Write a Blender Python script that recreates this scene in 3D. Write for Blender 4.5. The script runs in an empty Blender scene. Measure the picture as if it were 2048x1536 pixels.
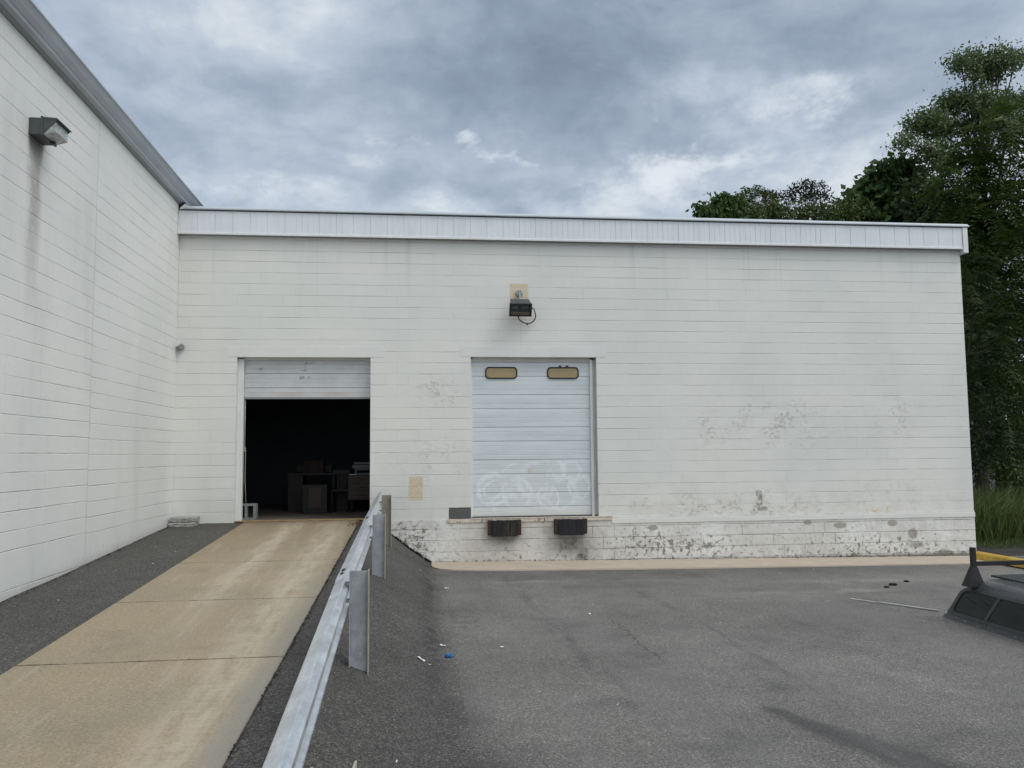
import bpy, bmesh, math, random
import numpy as np
from mathutils import Vector, Matrix, noise as mnoise
R = math.radians
random.seed(7); rng = np.random.default_rng(11)
S = bpy.context.scene
COL = S.collection

# ------------------------------------------------------------------ camera
cd = bpy.data.cameras.new('camera'); cam = bpy.data.objects.new('camera', cd); COL.objects.link(cam)
S.camera = cam
cd.sensor_fit = 'HORIZONTAL'; cd.sensor_width = 36.0; cd.lens = 36.0 * 1652.6 / 2048.0
cd.clip_start = 0.05; cd.clip_end = 3000
YAW, PIT, ROL = R(6.376), R(4.793), R(-0.509)
f = Vector((math.sin(YAW) * math.cos(PIT), math.cos(YAW) * math.cos(PIT), math.sin(PIT)))
r0 = Vector((math.cos(YAW), -math.sin(YAW), 0)); u0 = r0.cross(f)
rt = r0 * math.cos(ROL) + u0 * math.sin(ROL); up = -r0 * math.sin(ROL) + u0 * math.cos(ROL)
cam.matrix_world = Matrix(((rt.x, up.x, -f.x, 4.274), (rt.y, up.y, -f.y, -15.070), (rt.z, up.z, -f.z, 2.014), (0, 0, 0, 1)))

# ------------------------------------------------------------------ node helpers
class T:
    def __init__(s, nt): s.nt = nt; s.N = nt.nodes; s.L = nt.links
    def put(s, sock, v):
        if v is None: return
        if hasattr(v, 'is_output') or isinstance(v, bpy.types.NodeSocket): s.L.new(v, sock)
        else:
            try: sock.default_value = v
            except Exception:
                sock.default_value = (v, v, v) if isinstance(v, (int, float)) else (*v, 1)[:len(sock.default_value)]
    def m(s, op, a, b=None, c=None, clamp=False):
        n = s.N.new('ShaderNodeMath'); n.operation = op; n.use_clamp = clamp
        for i, v in enumerate((a, b, c)): s.put(n.inputs[i], v)
        return n.outputs[0]
    def add(s, *a):
        o = a[0]
        for b in a[1:]: o = s.m('ADD', o, b)
        return o
    def mul(s, *a):
        o = a[0]
        for b in a[1:]: o = s.m('MULTIPLY', o, b)
        return o
    def mx(s, *a):
        o = a[0]
        for b in a[1:]: o = s.m('MAXIMUM', o, b)
        return o
    def inv(s, a): return s.m('SUBTRACT', 1.0, a)
    def ss(s, x, lo, hi, a=0.0, b=1.0):
        n = s.N.new('ShaderNodeMapRange'); n.interpolation_type = 'SMOOTHSTEP'
        for k, v in ((0, x), (1, lo), (2, hi), (3, a), (4, b)): s.put(n.inputs[k], v)
        return n.outputs[0]
    def lin(s, x, lo, hi, a=0.0, b=1.0):
        n = s.N.new('ShaderNodeMapRange')
        for k, v in ((0, x), (1, lo), (2, hi), (3, a), (4, b)): s.put(n.inputs[k], v)
        return n.outputs[0]
    def pos(s):
        n = s.N.new('ShaderNodeNewGeometry'); q = s.N.new('ShaderNodeSeparateXYZ'); s.L.new(n.outputs['Position'], q.inputs[0])
        return n.outputs['Position'], q.outputs[0], q.outputs[1], q.outputs[2]
    def obj(s):
        return s.N.new('ShaderNodeTexCoord').outputs['Object']
    def xyz(s, x, y, z):
        n = s.N.new('ShaderNodeCombineXYZ')
        for i, v in enumerate((x, y, z)): s.put(n.inputs[i], v)
        return n.outputs[0]
    def sep(s, v):
        q = s.N.new('ShaderNodeSeparateXYZ'); s.L.new(v, q.inputs[0]); return q.outputs
    def vscale(s, v, sc):
        n = s.N.new('ShaderNodeVectorMath'); n.operation = 'MULTIPLY'; s.put(n.inputs[0], v); n.inputs[1].default_value = sc
        return n.outputs[0]
    def vadd(s, v, w):
        n = s.N.new('ShaderNodeVectorMath'); n.operation = 'ADD'; s.put(n.inputs[0], v); s.put(n.inputs[1], w)
        return n.outputs[0]
    def noise(s, v, scale, detail=3, rough=.55, dist=0.0, col=False):
        n = s.N.new('ShaderNodeTexNoise'); s.put(n.inputs['Vector'], v); n.inputs['Scale'].default_value = scale
        n.inputs['Detail'].default_value = detail; n.inputs['Roughness'].default_value = rough; n.inputs['Distortion'].default_value = dist
        return n.outputs['Color' if col else 'Fac']
    def vor(s, v, scale, out='Color', feature='F1'):
        n = s.N.new('ShaderNodeTexVoronoi'); n.feature = feature; s.put(n.inputs['Vector'], v); n.inputs['Scale'].default_value = scale
        return n.outputs[out]
    def mix(s, fac, a, b, mode='MIX'):
        n = s.N.new('ShaderNodeMix'); n.data_type = 'RGBA'; n.blend_type = mode; n.clamp_factor = True
        s.put(n.inputs[0], fac)
        for k, v in ((6, a), (7, b)):
            if isinstance(v, (int, float)): v = (v, v, v, 1)
            elif isinstance(v, tuple) and len(v) == 3: v = (*v, 1)
            s.put(n.inputs[k], v)
        return n.outputs[2]
    def ramp(s, fac, pts):
        n = s.N.new('ShaderNodeValToRGB'); s.put(n.inputs[0], fac); e = n.color_ramp.elements
        while len(e) < len(pts): e.new(.5)
        for k, (p, c) in enumerate(pts):
            e[k].position = p; e[k].color = (c, c, c, 1) if isinstance(c, (int, float)) else (*c, 1)
        return n.outputs[0]
    def gauss(s, x, c, w):
        d = s.m('DIVIDE', s.m('SUBTRACT', x, c), w)
        return s.m('POWER', 2.71828, s.m('MULTIPLY', s.m('MULTIPLY', d, d), -1.0))
    def blob(s, a, ca, wa, b, cb, wb): return s.mul(s.gauss(a, ca, wa), s.gauss(b, cb, wb))
    def band(s, x, lo, hi, soft):
        return s.mul(s.ss(x, lo - soft, lo + soft), s.inv(s.ss(x, hi - soft, hi + soft)))
    def rect(s, a, a0, a1, b, b0, b1, soft=.006): return s.mul(s.band(a, a0, a1, soft), s.band(b, b0, b1, soft))
    def bump(s, h, dist, strength=1.0):
        n = s.N.new('ShaderNodeBump'); s.put(n.inputs['Height'], h); n.inputs['Distance'].default_value = dist; n.inputs['Strength'].default_value = strength
        return n.outputs[0]

def MAT(name, build):
    m = bpy.data.materials.new(name); m.use_nodes = True; t = T(m.node_tree)
    b = m.node_tree.nodes['Principled BSDF']
    t.bsdf = b
    d = build(t) or {}
    for k, v in d.items():
        key = {'col': 'Base Color', 'rough': 'Roughness', 'metal': 'Metallic', 'n': 'Normal', 'spec': 'Specular IOR Level', 'alpha': 'Alpha', 'trans': 'Transmission Weight', 'ior': 'IOR'}[k]
        s = b.inputs[key]
        if isinstance(v, tuple) and len(v) == 3: v = (*v, 1)
        t.put(s, v)
    return m

def simple(name, col, rough=.6, metal=0.0, var=.18, scale=6.0, bump=.002, bscale=60.0, spec=.5, dirt=None):
    def B(t):
        p = t.pos()[0]
        n = t.noise(p, scale, 4, .6); g = t.noise(p, bscale, 3, .6)
        k = t.lin(n, .3, .7, 1 - var, 1 + var)
        c = t.mix(1.0, col, t.xyz(k, k, k), 'MULTIPLY')
        if dirt: c = t.mix(t.ss(t.noise(p, scale * 2.3, 5, .65), dirt[1], dirt[1] + .12), c, dirt[0])
        return dict(col=c, rough=t.lin(g, .3, .7, rough - .08, min(1, rough + .08)), metal=metal, n=t.bump(g, bump), spec=spec)
    return MAT(name, B)

# ------------------------------------------------------------------ materials
def block_nodes(t, a, z, phase, a_off=0.0, zoff=None, vstrong=.3):
    """courses of 0.2032 m block; a = along the wall, z = up. returns (line mask 0..1, height)"""
    P = t.xyz(a, 0.0, z)
    wob = t.m('MULTIPLY', t.m('SUBTRACT', t.noise(P, 1.7, 3, .6), .5), .012)
    zz = t.add(z, wob) if zoff is None else t.add(z, wob, zoff)
    q = t.m('DIVIDE', t.m('SUBTRACT', zz, phase), .2032)
    fr = t.m('FRACT', t.add(q, 400.0)); row = t.m('FLOOR', t.add(q, 400.0))
    dz = t.mul(t.m('MINIMUM', fr, t.inv(fr)), .2032)
    rowj = t.noise(t.xyz(t.mul(a, .7), t.mul(row, 7.31), 0.0), 1.0, 3, .65)
    hs = t.mul(t.ss(rowj, .36, .66, .12, 1.0), t.ss(t.noise(t.xyz(t.mul(a, 3.1), t.mul(row, 3.7), 0.0), 1.0, 3, .7), .30, .52, .25, 1.0))
    hline = t.mul(t.inv(t.ss(dz, .0015, .0085)), hs, t.m('MAXIMUM', t.ss(z, .845, .875), t.m('LESS_THAN', z, .80)))
    half = t.mul(t.m('MODULO', row, 2.0), .5)
    fx = t.m('FRACT', t.add(t.m('DIVIDE', a, .4064), half, 50.0 + a_off))
    dx = t.mul(t.m('MINIMUM', fx, t.inv(fx)), .4064)
    vs = t.mul(t.ss(t.noise(P, 1.1, 3, .6), .42, .68, .15, vstrong + .25), t.ss(t.noise(t.xyz(t.mul(t.m('FLOOR', t.add(t.m('DIVIDE', a, .4064), half, 50.5)), 3.3), t.mul(row, 5.1), 0.0), 1.0, 1, .5), .40, .56))
    vline = t.mul(t.inv(t.ss(dx, .001, .007)), vs)
    line = t.mx(hline, vline)
    grain = t.noise(P, 55, 4, .7); pits = t.noise(P, 170, 2, .6)
    h = t.add(t.mul(hline, -1.1), t.mul(vline, -.7), t.mul(grain, .28), t.mul(pits, .12), t.mul(t.noise(P, 9, 4, .6), .5))
    # each block sits a touch differently
    blk = t.N.new('ShaderNodeTexWhiteNoise'); blk.noise_dimensions = '2D'
    t.put(blk.inputs['Vector'], t.xyz(t.m('FLOOR', t.add(t.m('DIVIDE', a, .4064), half, 50.0 + a_off)), row, 0.0))
    return P, line, hline, h, blk.outputs[0], grain

PAINT = (.735, .745, .725)
def M_front(t):
    p, x, y, z = t.pos()
    P, line, hl, h, blk, grain = block_nodes(t, t.add(x, y), z, 5.70)
    tint = t.noise(P, .55, 3, .5)
    c = t.mix(t.ss(tint, .35, .65), (.765, .765, .735), (.715, .728, .705))
    k = t.lin(blk, 0, 1, .988, 1.01); c = t.mix(1.0, c, t.xyz(k, k, k), 'MULTIPLY')
    streak = t.noise(t.xyz(t.mul(x, 3.0), 0.0, t.mul(z, .22)), 1.0, 4, .6)
    c = t.mix(t.mul(t.ss(streak, .55, .8), .35, t.ss(z, 3.5, 5.9, .3, 1.0)), c, (.56, .56, .54))
    c = t.mix(t.mul(t.band(x, 4.02, 4.10, .04), t.ss(z, 4.8, 5.9), .35), c, (.5, .49, .46))
    c = t.mix(t.mul(t.band(x, 3.62, 3.68, .04), t.ss(z, 5.0, 5.9), .3), c, (.5, .49, .46))
    c = t.mix(t.mul(line, .33), c, (.30, .305, .30))
    run = t.mul(t.ss(t.noise(t.xyz(t.mul(x, 5.5), 0.0, t.mul(z, .12)), 1.0, 4, .65), .60, .74), t.ss(z, 4.4, 5.95), .34); c = t.mix(run, c, (.47, .455, .42))
    lowd = t.mul(t.inv(t.ss(t.add(z, t.mul(streak, .9)), 1.1, 2.3)), t.ss(t.noise(P, 2.2, 5, .68), .4, .7), .32); c = t.mix(lowd, c, (.52, .495, .45))
    # peeling zones: chipped flakes showing block
    fl = t.noise(t.vscale(P, (1, 1, 1.3)), 11, 6, .68, .6); fl2 = t.noise(P, 60, 3, .6)
    zmod = t.ss(t.noise(t.vadd(P, (4, 0, 8)), 2.3, 4, .65), .34, .62)
    zone = t.mul(zmod, t.mx(t.blob(x, 11.0, 1.3, z, 2.55, .55), t.mul(t.blob(x, 9.7, .5, z, 2.4, .6), .8), t.mul(t.blob(x, 13.4, .5, z, 2.6, .6), .8), t.mul(t.blob(x, 4.6, .45, z, 3.15, .35), 1.0),
                t.mul(t.blob(x, 4.5, .7, z, 1.9, .5), .8), t.mul(t.blob(x, 1.8, .6, z, 3.3, .3), .5), t.mul(t.blob(x, 8.2, .5, z, 1.1, .3), .75), t.mul(t.blob(x, 10.2, 2.2, z, 1.0, .35), .95), t.mul(t.blob(x, 13.2, 1.4, z, 1.15, .5), .6), t.mul(t.blob(x, 14.85, .15, z, 2.5, .6), .8)))
    chip = t.ss(t.add(fl, t.mul(zone, .09)), .64, .665)
    dirt = t.mul(zone, t.ss(t.noise(P, 9, 5, .7), .40, .75), .34)
    c = t.mix(dirt, c, (.50, .46, .40))
    c = t.mix(t.mul(chip, t.ss(zone, .12, .5), .34), c, t.mix(t.ss(fl2, .4, .6), (.42, .40, .36), (.66, .63, .58)))
    edge = t.ss(t.add(fl, t.mul(zone, .09)), .58, .645)
    # bare patches left by removed signs
    wz = t.add(z, t.mul(t.m('SUBTRACT', fl, .5), .03)); wx = t.add(x, t.mul(t.m('SUBTRACT', fl2, .5), .02))
    tanp = t.mx(t.rect(x, 5.93, 6.275, z, 4.86, 5.16), 0.0)
    c = t.mix(t.mul(tanp, .95), c, (.66, .56, .40))
    tan2 = t.rect(wx, 4.075, 4.325, wz, 1.19, 1.61)
    tsp = t.noise(P, 44, 3, .6); c = t.mix(tan2, c, t.mix(t.ss(tsp, .58, .63), (.68, .58, .44), (.33, .29, .24)))
    bare = t.rect(wx, 4.79, 5.19, wz, .83, 1.045)
    c = t.mix(bare, c, t.mix(fl2, (.07, .07, .072), (.14, .14, .14)))
    gm = t.mx(t.rect(wx, 10.56, 10.68, wz, .92, 1.28, .012), t.rect(wx, 10.50, 10.80, wz, .90, .98, .02))
    c = t.mix(t.mul(gm, t.ss(fl, .40, .52), .85), c, (.30, .28, .255))
    # rust weep under the lamp cable and at the right
    c = t.mix(t.mul(t.band(t.add(x, t.mul(fl, .05)), 6.14, 6.16, .012), t.band(z, 3.85, 4.42, .1), .35), c, (.5, .46, .40))
    rz = t.mul(t.blob(x, 13.05, .28, z, .83, .09), t.ss(fl, .42, .6)); c = t.mix(t.mul(rz, .9), c, (.62, .42, .2))
    c = t.mix(t.mul(t.ss(t.noise(P, 130, 2, .5), .72, .76), .55), c, (.35, .34, .32))
    hh = t.add(h, t.mul(chip, -.8, zone), t.mul(edge, zone, .7), t.mul(bare, -.8), t.mul(t.noise(P, 12, 5, .65), zone, 1.6))
    return dict(col=c, rough=.62, n=t.bump(hh, .006), spec=.35)
def M_left(t):
    p, x, y, z = t.pos()
    off = t.mul(t.m('LESS_THAN', y, -3.77), -.016)
    P, line, hl, h, blk, grain = block_nodes(t, t.add(y, t.mul(x, 1.0)), z, 5.70, .3, off)
    c = t.mix(t.ss(t.noise(P, .5, 3, .5), .35, .65), (.765, .768, .745), (.715, .728, .712))
    k = t.lin(blk, 0, 1, .988, 1.01); c = t.mix(1.0, c, t.xyz(k, k, k), 'MULTIPLY')
    big = t.noise(t.xyz(t.mul(y, 1.4), 0.0, t.mul(z, .35)), 1.0, 4, .6)
    c = t.mix(t.mul(t.ss(big, .5, .75), .3), c, (.55, .55, .53))
    cj = t.mul(t.inv(t.ss(t.m('ABSOLUTE', t.add(y, 3.77, t.mul(t.noise(P, 3, 2, .5), .012))), .004, .016)), t.ss(t.noise(P, 2.5, 3, .6), .3, .5, .55, 1.0))
    line = t.mx(line, t.mul(cj, 1.25))
    c = t.mix(t.mul(line, .33), c, (.30, .305, .30))
    fl = t.noise(P, 14, 4, .65)
    sx = t.add(y, t.mul(t.m('SUBTRACT', t.noise(t.xyz(y, 0.0, t.mul(z, .5)), 4, 3, .6), .5), .25))
    st = t.mul(t.band(sx, -5.68, -5.38, .09), t.ss(z, 3.2, 5.3), t.inv(t.ss(z, 5.55, 5.62)))
    c = t.mix(t.mul(st, t.lin(fl, .3, .7, .5, .85)), c, (.30, .27, .235))
    st2 = t.mul(t.band(sx, -5.72, -5.35, .05), t.ss(z, 5.25, 5.5), t.inv(t.ss(z, 5.55, 5.62)))
    c = t.mix(t.mul(st2, .75), c, (.10, .095, .09))
    # grime at the foot of the wall
    foot = t.add(z, t.mul(y, -.05), t.mul(fl, -.12))
    c = t.mix(t.mul(t.inv(t.ss(foot, .74, .92)), .55), c, (.42, .41, .38))
    c = t.mix(t.mul(t.ss(fl, .66, .72), t.inv(t.ss(foot, .8, 1.5)), .8), c, (.2, .19, .18))
    c = t.mix(t.mul(t.ss(t.noise(P, 130, 2, .5), .73, .77), .4), c, (.35, .34, .32))
    return dict(col=c, rough=.62, n=t.bump(h, .007), spec=.35)
def M_found(t):
    p, x, y, z = t.pos()
    P, line, hl, h, blk, grain = block_nodes(t, t.add(x, .1), z, .665, .0, None, .7)
    c = t.mix(t.ss(t.noise(P, 1.1, 3, .5), .35, .65), (.78, .79, .78), (.68, .68, .66))
    fl = t.noise(P, 12.5, 8, .70, .5); f2 = t.noise(P, 38, 3, .65); big = t.noise(P, 1.6, 4, .6)
    low = t.inv(t.ss(z, .0, .55))
    dirt = t.mul(t.ss(t.noise(P, 6, 5, .7), .40, .72), t.add(.25, t.mul(low, .5)), t.ss(big, .35, .6))
    c = t.mix(t.mul(dirt, .9), c, (.36, .33, .285)); c = t.mix(t.mul(t.ss(t.noise(P, 3.1, 5, .7), .46, .66), .42), c, (.50, .49, .46))
    dk = t.ss(x, 5.0, 6.2); mid = t.mul(t.band(x, 4.9, 7.5, .4), .35); c = t.mix(mid, c, (.52, .47, .39))
    peel = t.add(fl, t.mul(low, .045), t.mul(t.blob(x, 9.3, .8, z, .30, .16), .10), t.mul(t.blob(x, 4.1, .4, z, .45, .35), .12), t.mul(t.blob(x, 8.3, .6, z, .4, .3), .07), t.mul(t.blob(x, 13.0, 1.2, z, .2, .3), .05))
    chip = t.ss(peel, .645, .662)
    thin = t.ss(peel, .555, .60); c = t.mix(t.mul(thin, .45), c, (.50, .475, .43))
    c = t.mix(t.mul(chip, .9), c, t.mix(f2, (.10, .092, .08), (.40, .36, .30)))
    blots = t.mx(t.blob(x, 8.55, .14, z, .62, .07), t.blob(x, 11.55, .1, z, .66, .06), t.blob(x, 12.2, .18, z, .6, .08), t.blob(x, 13.25, .14, z, .62, .08), t.blob(x, 13.65, .13, z, .42, .13), t.blob(x, 14.3, .25, z, .02, .12), t.mul(t.blob(x, 13.7, .35, z, .2, .16), .7))
    c = t.mix(t.mul(t.ss(t.add(blots, t.mul(fl, .5)), .72, .95), .85), c, (.33, .31, .275))
    # rubber and oil soot under the bumpers
    soot = t.mx(t.mul(t.blob(x, 5.78, .34, z, .5, .16), .75), t.mul(t.blob(x, 7.0, .40, z, .36, .22), .95), t.mul(t.blob(x, 7.22, .16, z, .18, .3), .85), t.mul(t.blob(x, 6.55, .12, z, .62, .12), .5))
    c = t.mix(t.mul(soot, t.lin(fl, .25, .7, .55, 1.0)), c, (.085, .08, .07))
    foot = t.inv(t.ss(t.add(z, t.mul(fl, -.11)), -.055, .02)); c = t.mix(t.mul(foot, .8), c, (.13, .12, .105))
    rustw = t.mul(t.ss(t.noise(t.xyz(t.mul(x, 8), 0.0, t.mul(z, .8)), 1, 3, .6), .6, .72), t.ss(z, .5, .74), t.inv(t.ss(x, 7.6, 8.8))); c = t.mix(t.mul(rustw, .6), c, (.42, .25, .12)); rust2 = t.mul(t.ss(t.noise(t.vadd(P, (6, 0, 3)), 5.0, 6, .7), .60, .70), t.ss(big, .45, .6)); c = t.mix(t.mul(rust2, .5), c, (.46, .36, .24))
    c = t.mix(t.mul(line, .75), c, (.20, .19, .17))
    hh = t.add(t.mul(h, 1.2), t.mul(chip, -1.0), t.mul(t.noise(P, 9, 4, .65), .8))
    return dict(col=c, rough=.7, n=t.bump(hh, .010), spec=.3)
def M_lintel(t):
    p, x, y, z = t.pos(); g = t.noise(p, 60, 4, .7)
    c = t.mix(t.ss(t.noise(p, 1.2, 4, .6), .35, .7), (.745, .752, .735), (.70, .71, .70))
    c = t.mix(t.mul(t.ss(t.noise(t.xyz(t.mul(x, 2), y, t.mul(z, 9)), 3, 4, .7), .62, .72), .3), c, (.4, .39, .37))
    return dict(col=c, rough=.6, n=t.bump(g, .003), spec=.35)
def M_door(t):
    p, x, y, z = t.pos()
    c = t.mix(t.ss(t.noise(t.xyz(t.mul(x, .7), 0.0, t.mul(z, 3)), 1.5, 4, .6), .3, .7), (.695, .748, .775), (.615, .665, .695))
    # washed-out spray paint scrawl on the lower half of the dock door
    wx = t.add(x, t.mul(t.m('SUBTRACT', t.noise(p, 3.2, 4, .65), .5), .26)); wz = t.add(z, t.mul(t.m('SUBTRACT', t.noise(t.vadd(p, (9, 3, 2)), 3.2, 4, .65), .5), .26))
    g = None
    for cx, cz, rad, w in ((5.62, 1.36, .27, .05), (5.62, 1.36, .16, .035), (5.98, 1.62, .2, .03), (6.05, 1.26, .27, .045), (6.05, 1.3, .14, .03), (6.42, 1.52, .33, .045), (6.80, 1.66, .17, .035), (6.86, 1.28, .3, .05), (7.06, 1.7, .15, .03), (7.22, 1.36, .2, .05), (6.62, 1.2, .2, .03), (5.85, 1.05, .25, .03)):
        dx = t.m('SUBTRACT', wx, cx); dz = t.m('SUBTRACT', wz, cz)
        d = t.m('ABSOLUTE', t.m('SUBTRACT', t.m('SQRT', t.add(t.mul(dx, dx), t.mul(dz, dz))), rad))
        k = t.inv(t.ss(d, w * .45, w * 1.15)); g = k if g is None else t.mx(g, k)
    g = t.mul(g, t.ss(t.noise(p, 3.5, 4, .65), .30, .62), t.band(x, 5.25, 7.5, .06), t.band(z, .95, 1.95, .05))
    c = t.mix(t.mul(t.blob(x, 6.3, .9, z, 1.35, .5), t.m('GREATER_THAN', x, 4.5), .35), c, (.70, .72, .73))
    c = t.mix(t.mul(g, .58), c, (.86, .92, .95))
    # grime: lower section and scrape marks on the half-open door
    c = t.mix(t.mul(t.m('GREATER_THAN', x, 4.5), t.inv(t.ss(z, .85, 1.15)), .5), c, (.66, .65, .60))
    L = t.m('LESS_THAN', x, 4.5)
    c = t.mix(t.mul(L, .75), c, t.mix(t.ss(t.noise(p, 3, 4, .6), .3, .7), (.60, .61, .64), (.50, .51, .53)))
    fl = t.noise(p, 26, 4, .65)
    mk = t.mx(t.rect(x, 2.10, 2.19, z, 3.38, 3.44, .012), t.rect(x, 2.23, 2.30, z, 3.38, 3.43, .015), t.rect(x, 2.12, 2.24, z, 3.535, 3.55, .006), t.rect(x, 2.20, 2.215, z, 3.54, 3.68, .005), t.rect(x, 2.20, 2.36, z, 3.665, 3.69, .01), t.mul(t.blob(x, 1.42, .03, z, 3.57, .03), 1.0))
    c = t.mix(t.mul(L, mk, t.ss(fl, .38, .55), .85), c, (.22, .23, .23))
    c = t.mix(t.mul(L, t.mx(t.blob(x, 1.9, .3, z, 3.11, .04), t.blob(x, 2.75, .3, z, 3.11, .04)), .5), c, (.48, .38, .27))
    c = t.mix(t.mul(t.ss(t.noise(p, 40, 3, .6), .7, .74), .4), c, (.35, .35, .36))
    return dict(col=c, rough=.5, n=t.bump(t.noise(p, 25, 3, .6), .002), spec=.4)
def asphalt(t, base, lot):
    p, x, y, z = t.pos()
    P = t.xyz(x, y, t.mul(z, 1.0))
    cell = t.sep(t.vor(P, 112, 'Color'))[0]; cell2 = t.sep(t.vor(P, 240, 'Color'))[1]
    v = t.add(t.ramp(cell, [(0, .55), (.4, .85), (.75, 1.1), (.93, 1.4), (1, 1.9)]), t.mul(t.m('SUBTRACT', cell2, .5), .45))
    big = t.noise(P, .45, 4, .6); md = t.noise(P, 3.2, 4, .65)
    wob = t.m('SUBTRACT', t.noise(P, 1.1, 4, .65), .5)
    edge = t.ss(t.add(x, t.mul(wob, .55), t.mul(t.ss(y, -5, -12), -.25)), 4.28, 4.75)
    base = t.lin(edge, 0, 1, .084, base)
    v = t.m('POWER', v, t.lin(edge, 0, 1, 1.55, 1.1))
    v = t.mul(v, t.lin(big, .3, .7, .80, 1.20), t.lin(md, .3, .7, .90, 1.10), base)
    c = t.xyz(t.mul(v, 1.04), t.mul(v, 1.0), t.mul(v, .945))
    fl = t.noise(P, 7, 5, .7); ws = t.mul(t.m('SUBTRACT', t.noise(P, 2.2, 4, .6), .5), .5)
    if lot:
        wx = t.add(x, ws); wy = t.add(y, t.mul(t.m('SUBTRACT', t.noise(t.vadd(P, (7, 1, 0)), 2.2, 4, .6), .5), .5))
        dark = t.mx(t.mul(t.blob(wx, 6.0, .38, wy, -5.6, .30), .8), t.mul(t.blob(wx, 6.35, .25, wy, -6.15, .16), .7), t.mul(t.blob(wx, 6.2, 1.0, wy, -1.9, .35), .6), t.mul(t.blob(x, 10.2, .16, y, -2.95, .1), .8))
        # wet streak running toward the camera on the right
        u = t.lin(y, -10.4, -8.6); cx = t.add(7.52, t.mul(u, -.62), t.mul(t.m('SINE', t.mul(u, 7)), .04)); wd = t.add(.05, t.mul(t.inv(u), .27))
        d = t.m('DIVIDE', t.m('ABSOLUTE', t.m('SUBTRACT', t.add(x, t.mul(ws, .5)), cx)), wd)
        wet = t.mul(t.inv(t.ss(d, .35, 1.4)), t.band(t.add(y, t.mul(ws, .4)), -10.8, -8.75, .12))
        wet = t.mul(wet, t.ss(t.noise(t.xyz(t.mul(x, 5), t.mul(y, 1.2), 0.0), 1.4, 4, .6), .3, .5, .45, 1.0))
        c = t.mix(t.mul(t.mx(dark, 0.0), t.lin(fl, .3, .7, .5, 1.0)), c, t.mix(.5, c, (.04, .04, .042)))
        c = t.mix(t.mul(wet, .68), c, (.043, .043, .047))
        pale = t.mx(t.mul(t.blob(wx, 5.9, .5, wy, -2.35, .09), .7), t.mul(t.blob(wx, 9.2, .9, wy, -3.75, .2), .45), t.mul(t.blob(wx, 11.2, 1.3, wy, -2.7, .2), .65), t.mul(t.blob(wx, 10.6, .5, wy, -3.6, .14), .7), t.mul(t.blob(wx, 8.0, .6, wy, -2.4, .12), .4), t.mul(t.blob(wx, 14.0, 1.4, wy, -2.4, .7), .35))
        c = t.mix(t.mul(pale, t.lin(fl, .3, .65, .35, 1.0)), c, (.33, .32, .295))
        path = t.mul(t.ss(t.noise(t.xyz(t.mul(x, .9), t.mul(y, .22), 0.0), 1.0, 4, .6), .42, .66), .30); c = t.mix(path, c, (.20, .197, .19))
        mott = t.mul(t.ss(t.noise(P, 1.3, 5, .65), .52, .72), .35); c = t.mix(mott, c, (.062, .062, .064))
        tyre = t.mul(t.mx(t.gauss(t.add(x, t.mul(y, .05)), 5.5, .10), t.gauss(t.add(x, t.mul(y, .05)), 7.2, .10)), t.ss(t.noise(t.xyz(t.mul(x, 6), t.mul(y, .6), 0.0), 1.3, 4, .6), .45, .65), t.band(y, -9, -2, 1.0), .35); c = t.mix(tyre, c, (.05, .05, .052))
        ol = t.mul(t.blob(wx, 4.75, .25, wy, -4.9, .8), t.ss(fl, .45, .6), .5); c = t.mix(ol, c, (.06, .065, .035))
        c = t.mix(t.mul(t.inv(t.ss(t.m('ABSOLUTE', t.add(y, 1.15)), .2, 1.2)), t.band(x, 4.4, 14, .8), .3), c, (.06, .06, .06))
        # cracks
        j = t.mul(t.m('SUBTRACT', t.noise(P, 5, 4, .7), .5), .22)
        ck = t.mx(t.mul(t.inv(t.ss(t.m('ABSOLUTE', t.add(x, -6.53, j, t.mul(t.add(y, 6), .02))), .004, .013)), t.band(y, -7.3, -5.3, .15)),
                  t.mul(t.inv(t.ss(t.m('ABSOLUTE', t.add(y, 3.8, j)), .006, .03)), t.band(x, 7.0, 12.8, .5), .5),
                  t.mul(t.inv(t.ss(t.m('ABSOLUTE', t.add(y, 6.75, j, t.mul(x, -.02))), .005, .014)), t.band(x, 4.5, 6.3, .3), .35))
        c = t.mix(t.mul(ck, .55), c, (.03, .03, .03))
    else:
        crease = t.mul(t.gauss(t.add(x, t.mul(ws, .2)), 4.40, .10), t.ss(y, -9.5, -6.5), t.ss(t.noise(P, 9, 4, .7), .4, .6))
        c = t.mix(t.mul(crease, .6), c, (.02, .02, .02))
    h = t.add(t.mul(cell, .5), t.mul(t.noise(P, 60, 4, .7), .8), t.mul(md, .8))
    return dict(col=c, rough=t.lin(cell2, 0, 1, .78, .95), n=t.bump(h, .006), spec=.3)
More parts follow.
